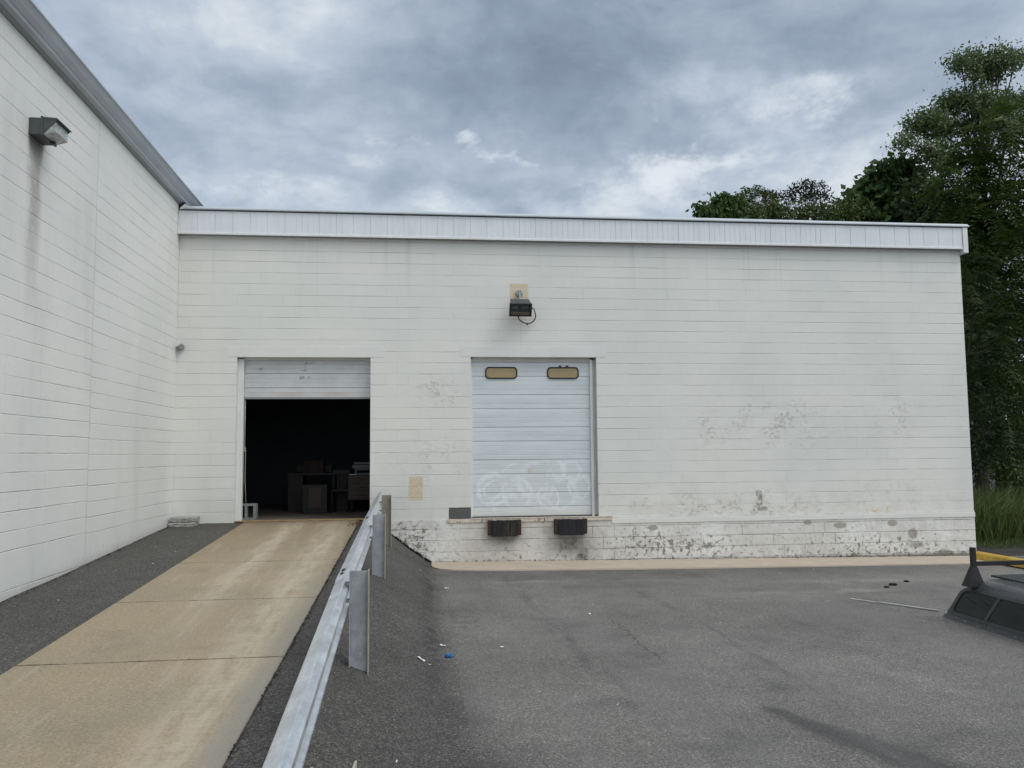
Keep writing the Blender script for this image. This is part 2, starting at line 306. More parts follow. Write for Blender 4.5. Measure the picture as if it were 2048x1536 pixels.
def M_ramp(t):
    p, x, y, z = t.pos(); P = t.xyz(x, y, 0.0)
    big = t.noise(P, .9, 4, .6); g = t.noise(P, 45, 4, .75); cell = t.sep(t.vor(P, 90, 'Color'))[0]
    c = t.mix(t.ss(big, .3, .7), (.365, .295, .203), (.318, .270, .192))
    k = t.mul(t.lin(g, .25, .75, .72, 1.28), t.lin(cell, 0, 1, .86, 1.14)); c = t.mix(1.0, c, t.xyz(k, k, k), 'MULTIPLY')
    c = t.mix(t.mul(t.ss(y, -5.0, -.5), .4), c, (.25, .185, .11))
    # pale scuffed wheel tracks
    sc = t.noise(t.xyz(t.mul(x, 2.0), t.mul(y, .9), 0.0), 2.3, 5, .7); sc2 = t.noise(t.xyz(t.mul(x, 1.2), t.mul(y, 6.0), 0.0), 3, 4, .7)
    lw = t.noise(t.xyz(t.mul(x, 5.0), t.mul(y, .55), 0.0), 1.6, 6, .68); blot = t.noise(t.vadd(P, (5, 3, 0)), 1.7, 6, .66)
    c = t.mix(t.mul(t.ss(blot, .52, .70), .35), c, (.235, .195, .145)); c = t.mix(t.mul(t.ss(lw, .54, .72), .5), c, (.46, .41, .33))
    tr = t.mx(t.mul(t.gauss(x, 2.12, .17), 1.0, t.ss(y, -8.5, -4.5)), t.mul(t.gauss(x, 2.88, .24), 1.0))
    c = t.mix(t.mul(tr, t.ss(t.add(t.mul(sc, .5), t.mul(lw, .5), t.mul(sc2, .3)), .48, .76), .78), c, (.54, .475, .375))
    c = t.mix(t.mul(t.ss(sc2, .66, .74), t.ss(sc, .45, .6), .5), c, (.50, .45, .36))
    eg = t.mul(t.ss(t.add(x, t.mul(sc, .5), t.mul(sc2, .25)), 3.34, 3.56), t.inv(t.ss(y, -7, -4)), .7); c = t.mix(eg, c, (.30, .29, .265))
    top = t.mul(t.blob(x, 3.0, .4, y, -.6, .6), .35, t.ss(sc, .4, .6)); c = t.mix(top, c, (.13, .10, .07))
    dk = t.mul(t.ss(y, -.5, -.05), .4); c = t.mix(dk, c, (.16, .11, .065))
    j = t.mul(t.m('SUBTRACT', t.noise(P, 4, 3, .6), .5), .03)
    ck = None
    for yy, st in ((-3.95, .6), (-6.15, .8), (-8.25, 1.0), (-10.6, .9), (-1.05, .18)):
        d = t.inv(t.ss(t.m('ABSOLUTE', t.add(y, -yy, j)), .004, .018 if yy < -5 else .03)); d = t.mul(d, st, t.ss(t.noise(P, 2.4, 4, .65), .34, .52, .35, 1.0)); ck = d if ck is None else t.mx(ck, d)
    c = t.mix(t.mul(ck, .85), c, (.05, .042, .032))
    h = t.add(g, t.mul(ck, -1.5), t.mul(cell, .4))
    return dict(col=c, rough=.85, n=t.bump(h, .005), spec=.3)
def M_galv(t):
    p, x, y, z = t.pos()
    sp = t.vor(p, 34, 'Color'); n = t.noise(p, 5, 5, .65); st = t.noise(t.xyz(t.mul(x, 30), t.mul(y, 3), t.mul(z, 30)), 1.0, 4, .6)
    v = t.mul(t.lin(n, .3, .7, .82, 1.12), t.lin(t.sep(sp)[0], 0, 1, .94, 1.05), t.lin(st, .3, .7, .94, 1.06))
    c = t.mix(1.0, (.76, .80, .845), t.xyz(v, v, v), 'MULTIPLY')
    c = t.mix(t.mul(t.ss(t.noise(p, 7, 4, .7), .66, .76), .4), c, (.40, .36, .26))
    return dict(col=c, metal=.8, rough=t.lin(n, .3, .7, .34, .50), n=t.bump(t.noise(p, 30, 3, .6), .0012))
def M_galvpost(t):
    p, x, y, z = t.pos(); n = t.noise(p, 9, 5, .65); s2 = t.noise(t.xyz(t.mul(x, 14), t.mul(y, 14), t.mul(z, 3)), 1.2, 4, .65)
    c = t.mix(t.ss(n, .3, .7), (.43, .465, .51), (.31, .335, .37))
    c = t.mix(t.ss(s2, .5, .75, 0, .6), c, (.52, .55, .58))
    # scratches near the foot of the first post
    sc = t.ss(t.noise(t.xyz(t.mul(x, 30), 0.0, t.mul(z, 34)), .9, 3, .6, 1.8), .60, .66)
    c = t.mix(t.mul(sc, t.inv(t.ss(z, .38, .62)), .7), c, (.66, .67, .66))
    return dict(col=c, metal=.35, rough=.55, n=t.bump(t.noise(p, 25, 3, .6), .001))
def M_rustpost(t):
    p, x, y, z = t.pos(); n = t.noise(t.xyz(t.mul(x, 9), t.mul(y, 9), t.mul(z, 2)), 1.5, 5, .65)
    c = t.mix(t.ss(n, .3, .7), (.27, .235, .18), (.32, .31, .285))
    return dict(col=c, metal=.1, rough=.7, n=t.bump(t.noise(p, 60, 3, .6), .001))
def M_fascia(t):
    p, x, y, z = t.pos()
    n = t.noise(t.xyz(t.mul(x, 2), 0.0, t.mul(z, .6)), 2.0, 4, .6)
    c = t.mix(t.ss(n, .3, .75), (.76, .80, .84), (.69, .73, .775))
    c = t.mix(t.mul(t.ss(t.noise(p, 60, 2, .5), .72, .75), .3), c, (.4, .4, .4))
    return dict(col=c, rough=.42, spec=.4)
def M_bump(t):
    p, x, y, z = t.pos(); s = t.noise(t.xyz(t.mul(x, 90), 0.0, t.mul(z, 2)), 1, 3, .7)
    yl = t.mul(t.ss(s, .52, .64), t.inv(t.ss(t.m('ABSOLUTE', t.add(x, -5.83)), .05, .17)), .75)
    c = t.mix(t.ss(s, .3, .7), (.010, .011, .014), (.028, .029, .034)); c = t.mix(yl, c, (.21, .15, .03))
    c = t.mix(t.mul(t.ss(s, .66, .7), t.m('GREATER_THAN', x, 6.4), .5), c, (.2, .2, .2))
    return dict(col=c, rough=.8, n=t.bump(s, .006))

mt = {}
mt['front'] = MAT('painted_block_front', M_front); mt['left'] = MAT('painted_block_side', M_left); mt['found'] = MAT('peeling_block', M_found)
mt['lintel'] = MAT('painted_lintel', M_lintel); mt['door'] = MAT('door_steel', M_door)
mt['lot'] = MAT('lot_asphalt', lambda t: asphalt(t, .168, True)); mt['asph'] = MAT('ramp_asphalt', lambda t: asphalt(t, .168, False))
mt['ramp'] = MAT('ramp_concrete', M_ramp); mt['galv'] = MAT('galvanised_rail', M_galv); mt['gpost'] = MAT('galvanised_post', M_galvpost); mt['rpost'] = MAT('rusty_post', M_rustpost)
mt['fascia'] = MAT('fascia_metal', M_fascia); mt['bumper'] = MAT('bumper_rubber', M_bump)
mt['coping'] = simple('coping_metal', (.50, .545, .58), .45, .2, .08, 1.5, .001)
mt['gutter'] = simple('gutter_metal', (.42, .46, .49), .45, .2, .10, 1.2, .001)
mt['soffit'] = simple('soffit_metal', (.24, .26, .275), .5, .1, .12, 1.5, .001)
mt['trim'] = simple('white_trim', (.72, .735, .74), .5, 0, .06, 3, .001)
mt['jamb'] = simple('jamb_paint', (.62, .61, .585), .55, 0, .10, 4, .002, dirt=((.33, .29, .24), .66))
mt['dark'] = simple('dark_void', (.03, .03, .032), .8)
mt['flangeedge'] = simple('weathered_edge', (.40, .37, .305), .65, .1, .2, 9)
mt['rust'] = simple('rusted_steel', (.05, .032, .026), .8, .2, .4, 14, .004)
mt['rustlight'] = simple('rusty_painted_steel', (.60, .54, .46), .7, 0, .2, 9, .003, dirt=((.22, .11, .05), .57))
mt['apron'] = simple('apron_concrete', (.47, .40, .325), .85, 0, .10, 3, .003, 50, dirt=((.34, .29, .24), .66))
mt['bronze'] = simple('lamp_metal', (.085, .095, .10), .55, .3, .15, 9, .001)
mt['bronzedk'] = simple('lamp_metal_dark', (.03, .032, .034), .5, .2, .2, 9, .001)
mt['lampglass'] = simple('prismatic_glass', (.42, .45, .44), .25, 0, .45, 18, .004, 45, .6)
mt['floodglass'] = simple('flood_glass', (.035, .043, .043), .12, 0, .5, 9, .0005, 30, .6)
mt['reflector'] = simple('flood_reflector', (.16, .13, .095), .4, .3, .3, 9, .001)
mt['black'] = simple('black_rubber', (.014, .014, .016), .6)
mt['tanpane'] = simple('tan_pane', (.36, .28, .155), .35, 0, .10, 4, .0005, 20, .5, dirt=((.44, .36, .24), .64))
mt['silver'] = simple('silver_box', (.32, .35, .37), .45, .5, .3, 22)
mt['greycap'] = simple('grey_pipe_cap', (.22, .235, .225), .6, .1)
mt['cinder'] = simple('cinder_block_concrete', (.20, .215, .215), .9, 0, .25, 18, .008, 90)
mt['pave'] = simple('split_face_stone', (.36, .355, .34), .9, 0, .30, 16, .02, 34)
mt['bolt'] = simple('dark_bolt', (.06, .055, .05), .6, .4)
mt['cap'] = simple('cap_fibreglass', (.070, .075, .081), .30, 0, .10, 3, .0003, 40, .4)
mt['caproof'] = simple('cap_roof_mat', (.036, .042, .044), .55, 0, .10, 3, .0004, 40, .45)
mt['capframe'] = simple('cap_window_frame', (.050, .056, .058), .35, .1, .08, 5, .0003)
mt['capglass'] = simple('tinted_glass', (.006, .010, .010), .03, 0, .1, 2, .00002, 10, .32)
mt['rack'] = simple('rack_black', (.012, .013, .015), .45, .1)
mt['scratch'] = simple('scuffed_primer', (.34, .34, .34), .6)
mt['yellow'] = simple('yellow_paint', (.56, .36, .065), .7, 0, .2, 9, .004, 50, .4, dirt=((.30, .24, .13), .6))
mt['strip'] = simple('pale_plastic_strip', (.40, .40, .39), .5)
mt['paper'] = simple('paper_scrap', (.78, .77, .74), .7)
mt['blue'] = simple('blue_wrapper', (.025, .13, .36), .35)
mt['chunk'] = simple('tar_chunk', (.018, .017, .016), .9, 0, .3, 30, .01)
mt['leafdead'] = simple('dead_leaf', (.13, .075, .04), .8, 0, .4, 20)
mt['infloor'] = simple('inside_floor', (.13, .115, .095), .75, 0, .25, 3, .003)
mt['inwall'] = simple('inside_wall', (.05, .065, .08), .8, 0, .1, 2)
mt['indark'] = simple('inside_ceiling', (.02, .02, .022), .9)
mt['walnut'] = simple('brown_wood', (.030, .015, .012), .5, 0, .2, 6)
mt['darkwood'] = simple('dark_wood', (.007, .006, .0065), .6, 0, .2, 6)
mt['greyplast'] = simple('grey_plastic', (.11, .125, .14), .5)
mt['carton'] = simple('carton', (.024, .018, .016), .8)
mt['rope'] = simple('pull_rope', (.45, .44, .40), .8)
mt['bark'] = simple('bark', (.045, .036, .029), .9, 0, .3, 9, .02, 20)
mt['roof'] = simple('roof_membrane', (.12, .12, .12), .9)
mt['wood_sill'] = simple('threshold_wood', (.30, .21, .12), .8, 0, .25, 9, .004, dirt=((.1, .07, .04), .58))
def M_soil(t):
    p = t.pos()[0]; n = t.noise(p, 2, 5, .7); g = t.noise(p, 30, 4, .7)
    c = t.mix(t.ss(n, .35, .65), (.030, .029, .028), (.055, .048, .040)); c = t.mix(t.ss(g, .62, .7), c, (.16, .15, .14))
    return dict(col=c, rough=.95, n=t.bump(t.add(n, g), .04))
mt['soil'] = MAT('soil', M_soil)
def leafmat(name, a, b, trans=.25):
    def B(t):
        at = t.N.new('ShaderNodeAttribute'); at.attribute_name = 'tone'
        c = t.mix(at.outputs['Fac'], a, b)
        tr = t.N.new('ShaderNodeBsdfTranslucent'); t.put(tr.inputs[0], c)
        mixn = t.N.new('ShaderNodeMixShader'); mixn.inputs[0].default_value = trans
        t.L.new(t.bsdf.outputs[0], mixn.inputs[1]); t.L.new(tr.outputs[0], mixn.inputs[2])
        t.L.new(mixn.outputs[0], t.N['Material Output'].inputs[0])
        return dict(col=c, rough=.55, spec=.3)
    return MAT(name, B)
LF = {
 'tall': leafmat('tall_leaf', (.070, .110, .045), (.185, .255, .105)),
 'sumac': leafmat('sumac_leaf', (.024, .052, .013), (.100, .158, .034)),
 'catalpa': leafmat('broad_leaf', (.030, .064, .020), (.095, .160, .045)),
 'dark': leafmat('dark_leaf', (.014, .022, .012), (.034, .046, .022)),
 'bush': leafmat('bush_leaf', (.042, .070, .018), (.110, .155, .044)),
 'deep': leafmat('deep_shade_leaf', (.014, .030, .010), (.042, .074, .020)),
 'grass': leafmat('grass_blade', (.055, .095, .025), (.135, .175, .055)),
 'straw': leafmat('dry_stalk', (.16, .125, .07), (.28, .22, .13), .1),
}

# ------------------------------------------------------------------ object helpers
def tag(o, label=None, cat=None, group=None, kind=None):
    if label: o['label'] = label
    if cat: o['category'] = cat
    if group: o['group'] = group
    if kind: o['kind'] = kind
    return o
def thing(name, loc, label, cat, group=None):
    o = bpy.data.objects.new(name, None); COL.objects.link(o); o.location = loc; o.empty_display_size = .1
    return tag(o, label, cat, group)
def wloc(o):
    v = Vector(o.location)
    while o.parent: o = o.parent; v += Vector(o.location)
    return v
def obj(name, bm, mat, parent=None, origin=None, smooth=False):
    """bm is in world coordinates; mesh is stored relative to its origin"""
    if origin is None:
        if parent is not None and parent.type == 'EMPTY' and False: origin = wloc(parent)
        else:
            co = [v.co for v in bm.verts]; mn = [min(c[i] for c in co) for i in range(3)]; mx_ = [max(c[i] for c in co) for i in range(3)]
            origin = Vector(((mn[0] + mx_[0]) / 2, (mn[1] + mx_[1]) / 2, mn[2]))
    origin = Vector(origin)
    bmesh.ops.translate(bm, vec=-origin, verts=bm.verts)
    bmesh.ops.recalc_face_normals(bm, faces=bm.faces)
    me = bpy.data.meshes.new(name); bm.to_mesh(me); bm.free()
    if smooth:
        for p in me.polygons: p.use_smooth = True
    me.materials.append(mat)
    o = bpy.data.objects.new(name, me); COL.objects.link(o)
    if parent: o.parent = parent; o.location = origin - wloc(parent)
    else: o.location = origin
    return o
def BM(): return bmesh.new()
def box(bm, x0, x1, y0, y1, z0, z1, bev=0.0):
    v = [bm.verts.new((x, y, z)) for x in (x0, x1) for y in (y0, y1) for z in (z0, z1)]
    fs = [bm.faces.new([v[i] for i in q]) for q in ((0, 1, 3, 2), (4, 6, 7, 5), (0, 4, 5, 1), (2, 3, 7, 6), (0, 2, 6, 4), (1, 5, 7, 3))]
    if bev:
        es = list({e for f_ in fs for e in f_.edges}); bmesh.ops.bevel(bm, geom=es, offset=bev, segments=2, affect='EDGES', profile=.6)
    return bm
def bx(x0, x1, y0, y1, z0, z1, bev=0.0): return box(BM(), x0, x1, y0, y1, z0, z1, bev)
def prism(bm, prof, fn, a, b, cap=True):
    """extrude closed profile: fn(p, s) -> xyz for s in (a, b)"""
    A = [bm.verts.new(fn(p, a)) for p in prof]; B = [bm.verts.new(fn(p, b)) for p in prof]; n = len(prof)
    for i in range(n): bm.faces.new((A[i], A[(i + 1) % n], B[(i + 1) % n], B[i]))
    if cap: bm.faces.new(A); bm.faces.new(B[::-1])
    return bm
def tube(bm, pts, rad, seg=8, cap=True):
    pts = [Vector(p) for p in pts]; rads = rad if isinstance(rad, (list, tuple)) else [rad] * len(pts)
    rings = []; ref = Vector((0, 0, 1))
    for i, p in enumerate(pts):
        d = (pts[min(i + 1, len(pts) - 1)] - pts[max(i - 1, 0)]).normalized()
        a = d.cross(ref)
        if a.length < .1: a = d.cross(Vector((1, 0, 0)))
        a.normalize(); b = d.cross(a)
        rings.append([bm.verts.new(p + (a * math.cos(k * 2 * math.pi / seg) + b * math.sin(k * 2 * math.pi / seg)) * rads[i]) for k in range(seg)])
    for A, B in zip(rings, rings[1:]):
        for k in range(seg): bm.faces.new((A[k], A[(k + 1) % seg], B[(k + 1) % seg], B[k]))
    if cap and seg > 2: bm.faces.new(rings[0][::-1]); bm.faces.new(rings[-1])
    return bm
def grid(bm, xs, ys, zf):
    V = [[bm.verts.new((x, y, zf(x, y))) for y in ys] for x in xs]
    for i in range(len(xs) - 1):
        for j in range(len(ys) - 1): bm.faces.new((V[i][j], V[i + 1][j], V[i + 1][j + 1], V[i][j + 1]))
    return bm
def frange(a, b, n): return [a + (b - a) * i / n for i in range(n + 1)]
def nz(x, y, s=1.0, o=0.0): return mnoise.noise((x * s + o, y * s - o, o * .37))

# ------------------------------------------------------------------ ground
def lot_z(x): return .125 - .0115 * max(0.0, min(17.0, x))
def ramp_z(y): return .85 + (.05 * y if y > -15.5 else -.775)
xs = [-400, -120, -40, -12, 0, 3, 4, 4.3, 4.6, 5, 6, 8, 10, 12, 14, 15, 17, 20, 30, 60, 150, 500]
ys = [-400, -120, -40, -22, -16, -14, -12, -10, -8, -6, -4, -2, 0]
o = obj('asphalt_lot', grid(BM(), xs, ys, lambda x, y: lot_z(x)), mt['lot'], origin=(8, -8, 0)); tag(o, kind='structure')
o = obj('dirt_ground', grid(BM(), [-400, -60, 0, 10, 15, 16, 17, 18, 20, 25, 40, 90, 500], [0, .6, 1.0, 1.6, 2.5, 4, 6, 10, 20, 50, 150, 600], lambda x, y: lot_z(x) - .004 + (.10 * min(1, max(0, (y - 1.2) / 4)) if x > 14 else 0)), mt['soil'], origin=(20, 20, 0)); tag(o, kind='structure')
# asphalt strip beside the ramp, shoulder and bank
def bank_z(x, y):
    top = ramp_z(y) - .015
    toe = 4.47 + (.05 * nz(y, 0, .6)); z0 = lot_z(toe) + .004
    if y < -13.5: z0 = lot_z(toe) + .004
    edge = 3.43
    if x <= edge: return top - .01 * (x - 3.2)
    s = min(1.0, (x - edge) / (toe - edge))
    steep = max(0.0, min(1.0, (y + 7.5) / 6.0))
    def seg(a, b): return max(0.0, min(1.0, (y - a) / (b - a)))
    pf, pa, pb, pc = 1 - s * s * (3 - 2 * s), (1 - s) ** 1.25, 1 - s ** 1.75, (1 - s) ** 1.05
    prof = pf + (pa - pf) * seg(-12, -8.3); prof += (pb - prof) * seg(-7.6, -5.0); prof += (pc - prof) * seg(-4.0, -1.4)
    z = z0 + (max(top, z0) - z0) * prof
    return z + .012 * nz(x * 2, y * 2, 1.3) * min(1, 4 * s * (1 - s) + .1)
bxs = frange(3.215, 3.44, 4) + frange(3.49, 4.62, 22); bys = frange(-16.5, -2, 90) + frange(-1.9, 0, 24)
o = obj('embankment', grid(BM(), bxs, bys, bank_z), mt['asph'], origin=(3.8, -7, 0), smooth=True); tag(o, kind='structure')
def strip_z(x, y): return ramp_z(y) - .012 + .012 * nz(x, y, .8) + (.03 if x < .25 else 0) * 0 - .02 * math.exp(-((x - .25) / .25) ** 2) * (1 if y < -2 else .4)
o = obj('side_strip', grid(BM(), frange(0.0, 1.205, 10), frange(-17, 0.0, 80), strip_z), mt['asph'], origin=(.6, -7, 0), smooth=True); tag(o, kind='structure')
bm = BM()
for a, b in ((0.0, -3.95), (-3.95, -6.15), (-6.15, -8.25), (-8.25, -10.6), (-10.6, -13.2), (-13.2, -16.2)):
    v = []
    for (y, dy) in ((a, -.006 if a < 0 else 0), (b, .006)):
        for z in (0, -.35): 
            for x in (1.21, 3.205): v.append(bm.verts.new((x, y + dy, ramp_z(y + dy) + z)))
    for q in ((0, 1, 5, 4), (2, 6, 7, 3), (0, 2, 3, 1), (4, 5, 7, 6), (0, 4, 6, 2), (1, 3, 7, 5)): bm.faces.new([v[i] for i in q])
bmesh.ops.bevel(bm, geom=[e for e in bm.edges if all(vv.co.z > ramp_z(vv.co.y) - .1 for vv in e.verts)], offset=.008, segments=1, affect='EDGES')
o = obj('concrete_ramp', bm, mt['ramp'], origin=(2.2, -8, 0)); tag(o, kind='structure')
# pale apron strip at the wall foot, rounded at its left end
bm = BM(); pts = []
pl = [(4.49, -.02), (4.47, -.45), (4.50, -.72), (4.60, -.92), (4.80, -1.04), (5.2, -1.12), (6.4, -1.17), (8.5, -1.2), (11, -1.14), (13, -1.08), (15.15, -1.02), (15.15, -.02)]
vt = [bm.verts.new((x, y, lot_z(x) + .022)) for x, y in pl]; vb = [bm.verts.new((x + (0 if i else 0), y - .01, lot_z(x) - .05)) for i, (x, y) in enumerate(pl)]
bm.faces.new(vt)
for i in range(len(pl)): bm.faces.new((vt[i], vb[i], vb[(i + 1) % len(pl)], vt[(i + 1) % len(pl)]))
o = obj('concrete_apron', bm, mt['apron'], origin=(9, -.6, 0)); tag(o, kind='structure')

# ------------------------------------------------------------------ dock building
def wall_open(x0, x1, z0, z1, ops, y0, y1):
    bm = BM(); X = sorted({x0, x1, *[q for o_ in ops for q in o_[:2]]}); Zs = sorted({z0, z1, *[min(max(q, z0), z1) for o_ in ops for q in o_[2:]]})
    solid = lambda i, j: 0 <= i < len(X) - 1 and 0 <= j < len(Zs) - 1 and not any(o_[0] <= X[i] < o_[1] and o_[2] <= Zs[j] < o_[3] for o_ in ops)
    V = {}
    def v(x, y, z):
        k = (x, y, z)
        if k not in V: V[k] = bm.verts.new(k)
        return V[k]
    for i in range(len(X) - 1):
        for j in range(len(Zs) - 1):
            if not solid(i, j): continue
            a, b, c, d = X[i], X[i + 1], Zs[j], Zs[j + 1]
            bm.faces.new((v(a, y0, c), v(b, y0, c), v(b, y0, d), v(a, y0, d))); bm.faces.new((v(a, y1, c), v(a, y1, d), v(b, y1, d), v(b, y1, c)))
            if not solid(i - 1, j): bm.faces.new((v(a, y0, c), v(a, y0, d), v(a, y1, d), v(a, y1, c)))
            if not solid(i + 1, j): bm.faces.new((v(b, y0, c), v(b, y1, c), v(b, y1, d), v(b, y0, d)))
            if not solid(i, j - 1): bm.faces.new((v(a, y0, c), v(a, y1, c), v(b, y1, c), v(b, y0, c)))
            if not solid(i, j + 1): bm.faces.new((v(a, y0, d), v(b, y0, d), v(b, y1, d), v(a, y1, d)))
    return bm
D1 = (1.035, 3.385, .85, 3.765); D2 = (5.20, 7.545, .845, 3.785)
dock = thing('dock_building', (7.5, 0, 0), 'low white painted block building with two loading doors and a ribbed white fascia', 'building')
def dp(name, bm, mat, parent=dock, smooth=False, label=None):
    o = obj(name, bm, mat, parent, smooth=smooth)
    if label: o['label'] = label
    return o
dp('front_wall', wall_open(.002, 14.94, .82, 6.30, [(D1[0], D1[1], .82, D1[3]), (D2[0], D2[1], D2[2], D2[3])], 0, .20), mt['front'])
dp('foundation_wall', bx(3.39, 14.94, -.010, .20, -.4, .832), mt['found'], label='peeling dirty white block base below the dock sill')
dp('foundation_ledge', bx(7.78, 14.945, -.024, -.011, .715, .800, .003), mt['lintel'])
for a, b, c, d in ((.868, 3.624, 3.768, 3.965), (5.004, 7.735, 3.79, 3.985)):
    bm = bx(a, b, -.004, .19, c, d, .002); dp('lintel', bm, mt['lintel'])
dp('side_wall', bx(14.74, 14.938, .201, 12, -.3, 6.30), mt['front'])
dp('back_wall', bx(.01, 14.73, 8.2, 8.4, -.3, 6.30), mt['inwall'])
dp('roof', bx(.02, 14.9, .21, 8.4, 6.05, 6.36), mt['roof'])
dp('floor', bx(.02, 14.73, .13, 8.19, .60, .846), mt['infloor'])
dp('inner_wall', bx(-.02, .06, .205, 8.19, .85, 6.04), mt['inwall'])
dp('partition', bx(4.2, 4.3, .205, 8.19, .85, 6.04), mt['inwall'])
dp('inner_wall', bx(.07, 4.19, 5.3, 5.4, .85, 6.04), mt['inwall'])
# fascia with pressed ribs
bm = BM(); prof = [(.0, -.0)]
x = .03; cs = []; seams = []
while x < 14.92:
    st = .1013 if x < 11.9 else .304
    cs.append(x); x += st
fz0, fz1 = 5.985, 6.372
pts = [(.004, -.125)]
for k, gx in enumerate(cs):
    deep = .010 if (k % 3 == 0 or gx > 11.9) else .005; w = .0065 if (k % 3 == 0 or gx > 11.9) else .005
    pts += [(gx - w, -.125), (gx - .001, -.125 + deep), (gx + .001, -.125 + deep), (gx + w, -.125)]
pts += [(14.92, -.125)]
A = [bm.verts.new((px, py, fz0)) for px, py in pts]; B = [bm.verts.new((px, py, fz1)) for px, py in pts]
for i in range(len(pts) - 1): bm.faces.new((A[i], A[i + 1], B[i + 1], B[i]))
fa = dp('fascia', bm, mt['fascia'])
bm = BM(); prism(bm, [(-.140, 5.948), (-.140, 5.978), (-.126, 5.988), (-.10, 5.988), (-.10, 5.95)], lambda p, s: (s, p[0], p[1]), .004, 14.924)
dp('fascia_trim', bm, mt['trim'], fa)
dp('soffit', bx(.004, 14.924, -.099, -.003, 5.952, 5.962), mt['soffit'])
bm = bx(14.925, 15.025, -.146, .6, 5.875, 6.380, .004); dp('fascia_end', bm, mt['trim'])
bm = BM()
for i, (a, b) in enumerate(((.10, 2.62), (2.60, 5.7), (5.68, 8.76), (8.74, 11.85), (11.83, 15.06))):
    e = .003 * (i % 2)
    prism(bm, [(-.155 - e, 6.392), (-.168 - e, 6.395), (-.168 - e, 6.412), (-.150, 6.420 + e), (-.10, 6.462 + e), (.25, 6.478 + e), (.25, 6.392)], lambda p, s: (s, p[0], p[1]), a, b)
dp('coping', bm, mt['coping'])
dp('coping_shadow_strip', bx(.02, 14.92, -.118, .2, 6.374, 6.391), mt['dark'])  # solid dark strip stands in for the shadow line under the coping
bm = BM(); prism(bm, [(0.03, 6.392), (.10, 6.392), (.155, 6.47), (.115, 6.478)], lambda p, s: (p[0], s, p[1]), -.16, .24); dp('coping_end', bm, mt['trim'])

# doors: curtain built from ribbed slats
def curtain(x0, x1, z0, n, pitch, heavy, y, top=None):
    bm = BM(); pr = [(y + .03, z0), (y, z0)]
    for i in range(1, n + 1):
        z = z0 + i * pitch
        if i == n: pr += [(y, z if top is None else top)]; break
        if i in heavy: pr += [(y + .001, z - .008), (y + .014, z - .005), (y + .014, z + .001), (y - .002, z + .006)]
        else: pr += [(y - .004, z - .009), (y + .006, z - .003), (y + .0, z + .006)]
    pr += [(y + .03, pr[-1][1])]
    return prism(bm, pr, lambda p, s: (s, p[0], p[1]), x0, x1)
heavyset = {2, 5, 9, 12, 16, 19, 23, 26, 30, 33}
dd = obj('dock_door', curtain(5.235, 7.44, .868, 34, .0858, heavyset, .150, 3.77), mt['door'], dock); dd['label'] = 'closed white ribbed door with two small windows and faded spray paint'
dp('threshold', bx(5.20, 7.545, .12, .20, .847, .8675), mt['black'], dd)
def rrect(cx, cz, w, h, r, n=7):
    out = []
    for k, (sx, sz) in enumerate(((1, 1), (-1, 1), (-1, -1), (1, -1))):
        for i in range(n + 1):
            a = math.pi / 2 * (k + i / n); out.append((cx + sx * (w / 2 - r) + r * math.cos(a), cz + sz * (h / 2 - r) + r * math.sin(a)))
    return out
for cx in (5.775, 6.935):
    o_ = rrect(cx, 3.505, .60, .222, .075); i_ = rrect(cx, 3.505, .555, .178, .055); bm = BM(); n = len(o_)
    rings = [[bm.verts.new((p[0], yy, p[1])) for p in pp] for pp, yy in ((o_, .149), (o_, .128), (i_, .128), (i_, .146))]
    for A, B in zip(rings, rings[1:]):
        for k in range(n): bm.faces.new((A[k], A[(k + 1) % n], B[(k + 1) % n], B[k]))
    w = dp('window', bm, mt['black'], dd)
    bm = BM(); prism(bm, i_, lambda p, s: (p[0], s, p[1]), .138, .1475); dp('pane', bm, mt['tanpane'], dd)
# lock escutcheon, latch tabs
bm = BM(); tube(bm, [(6.30, .150, 1.705), (6.30, .140, 1.705)], .035, 14); dp('lock', bm, mt['jamb'], dd)
for cxx in (6.86, 6.99): dp('hinge', bx(cxx, cxx + .05, .138, .149, 3.62, 3.645, .003), mt['dark'], dd)
fr = dp('door_frame', bx(7.441, 7.49, .10, .20, .848, 3.755, .003), mt['trim']); dp('door_jamb', bx(7.4905, 7.5435, .14, .20, .848, 3.755, .003), mt['jamb'])
dp('door_frame', bx(5.2015, 5.234, .12, .20, .868, 3.76, .003), mt['trim'])
dp('door_header', bx(5.235, 7.44, .128, .199, 3.715, 3.784, .002), mt['jamb'])
bm = bx(4.77, 7.79, -.030, -.0115, .775, .842, .002); sl = dp('dock_sill', bm, mt['rustlight'])
bm = bx(5.2, 7.79, -.038, .118, .8425, .847); dp('sill_plate', bm, mt['rustlight'], sl)
for sx in (5.38, 6.52, 6.42): dp('sill_weld', bx(sx, sx + .012, -.034, -.0305, .776, .841), mt['rust'], sl)
# half open door on the left
rd = obj('ramp_door', curtain(1.145, 3.384, 3.058, 8, .0858, {2, 5}, .170, 3.755), mt['door'], dock); rd['label'] = 'scuffed white roll up door raised to leave the ramp doorway open'
dp('bottom_seal', bx(1.15, 3.38, .172, .19, 3.025, 3.057, .002), mt['soffit'], rd)
dp('door_frame', bx(1.0365, 1.14, .10, .20, .852, 3.745, .003), mt['trim'])
dp('door_header', bx(1.141, 3.384, .12, .165, 3.725, 3.764, .002), mt['jamb'])
dp('ramp_threshold', bx(1.05, 3.384, -.01, .19, .852, .872, .004), mt['wood_sill'])

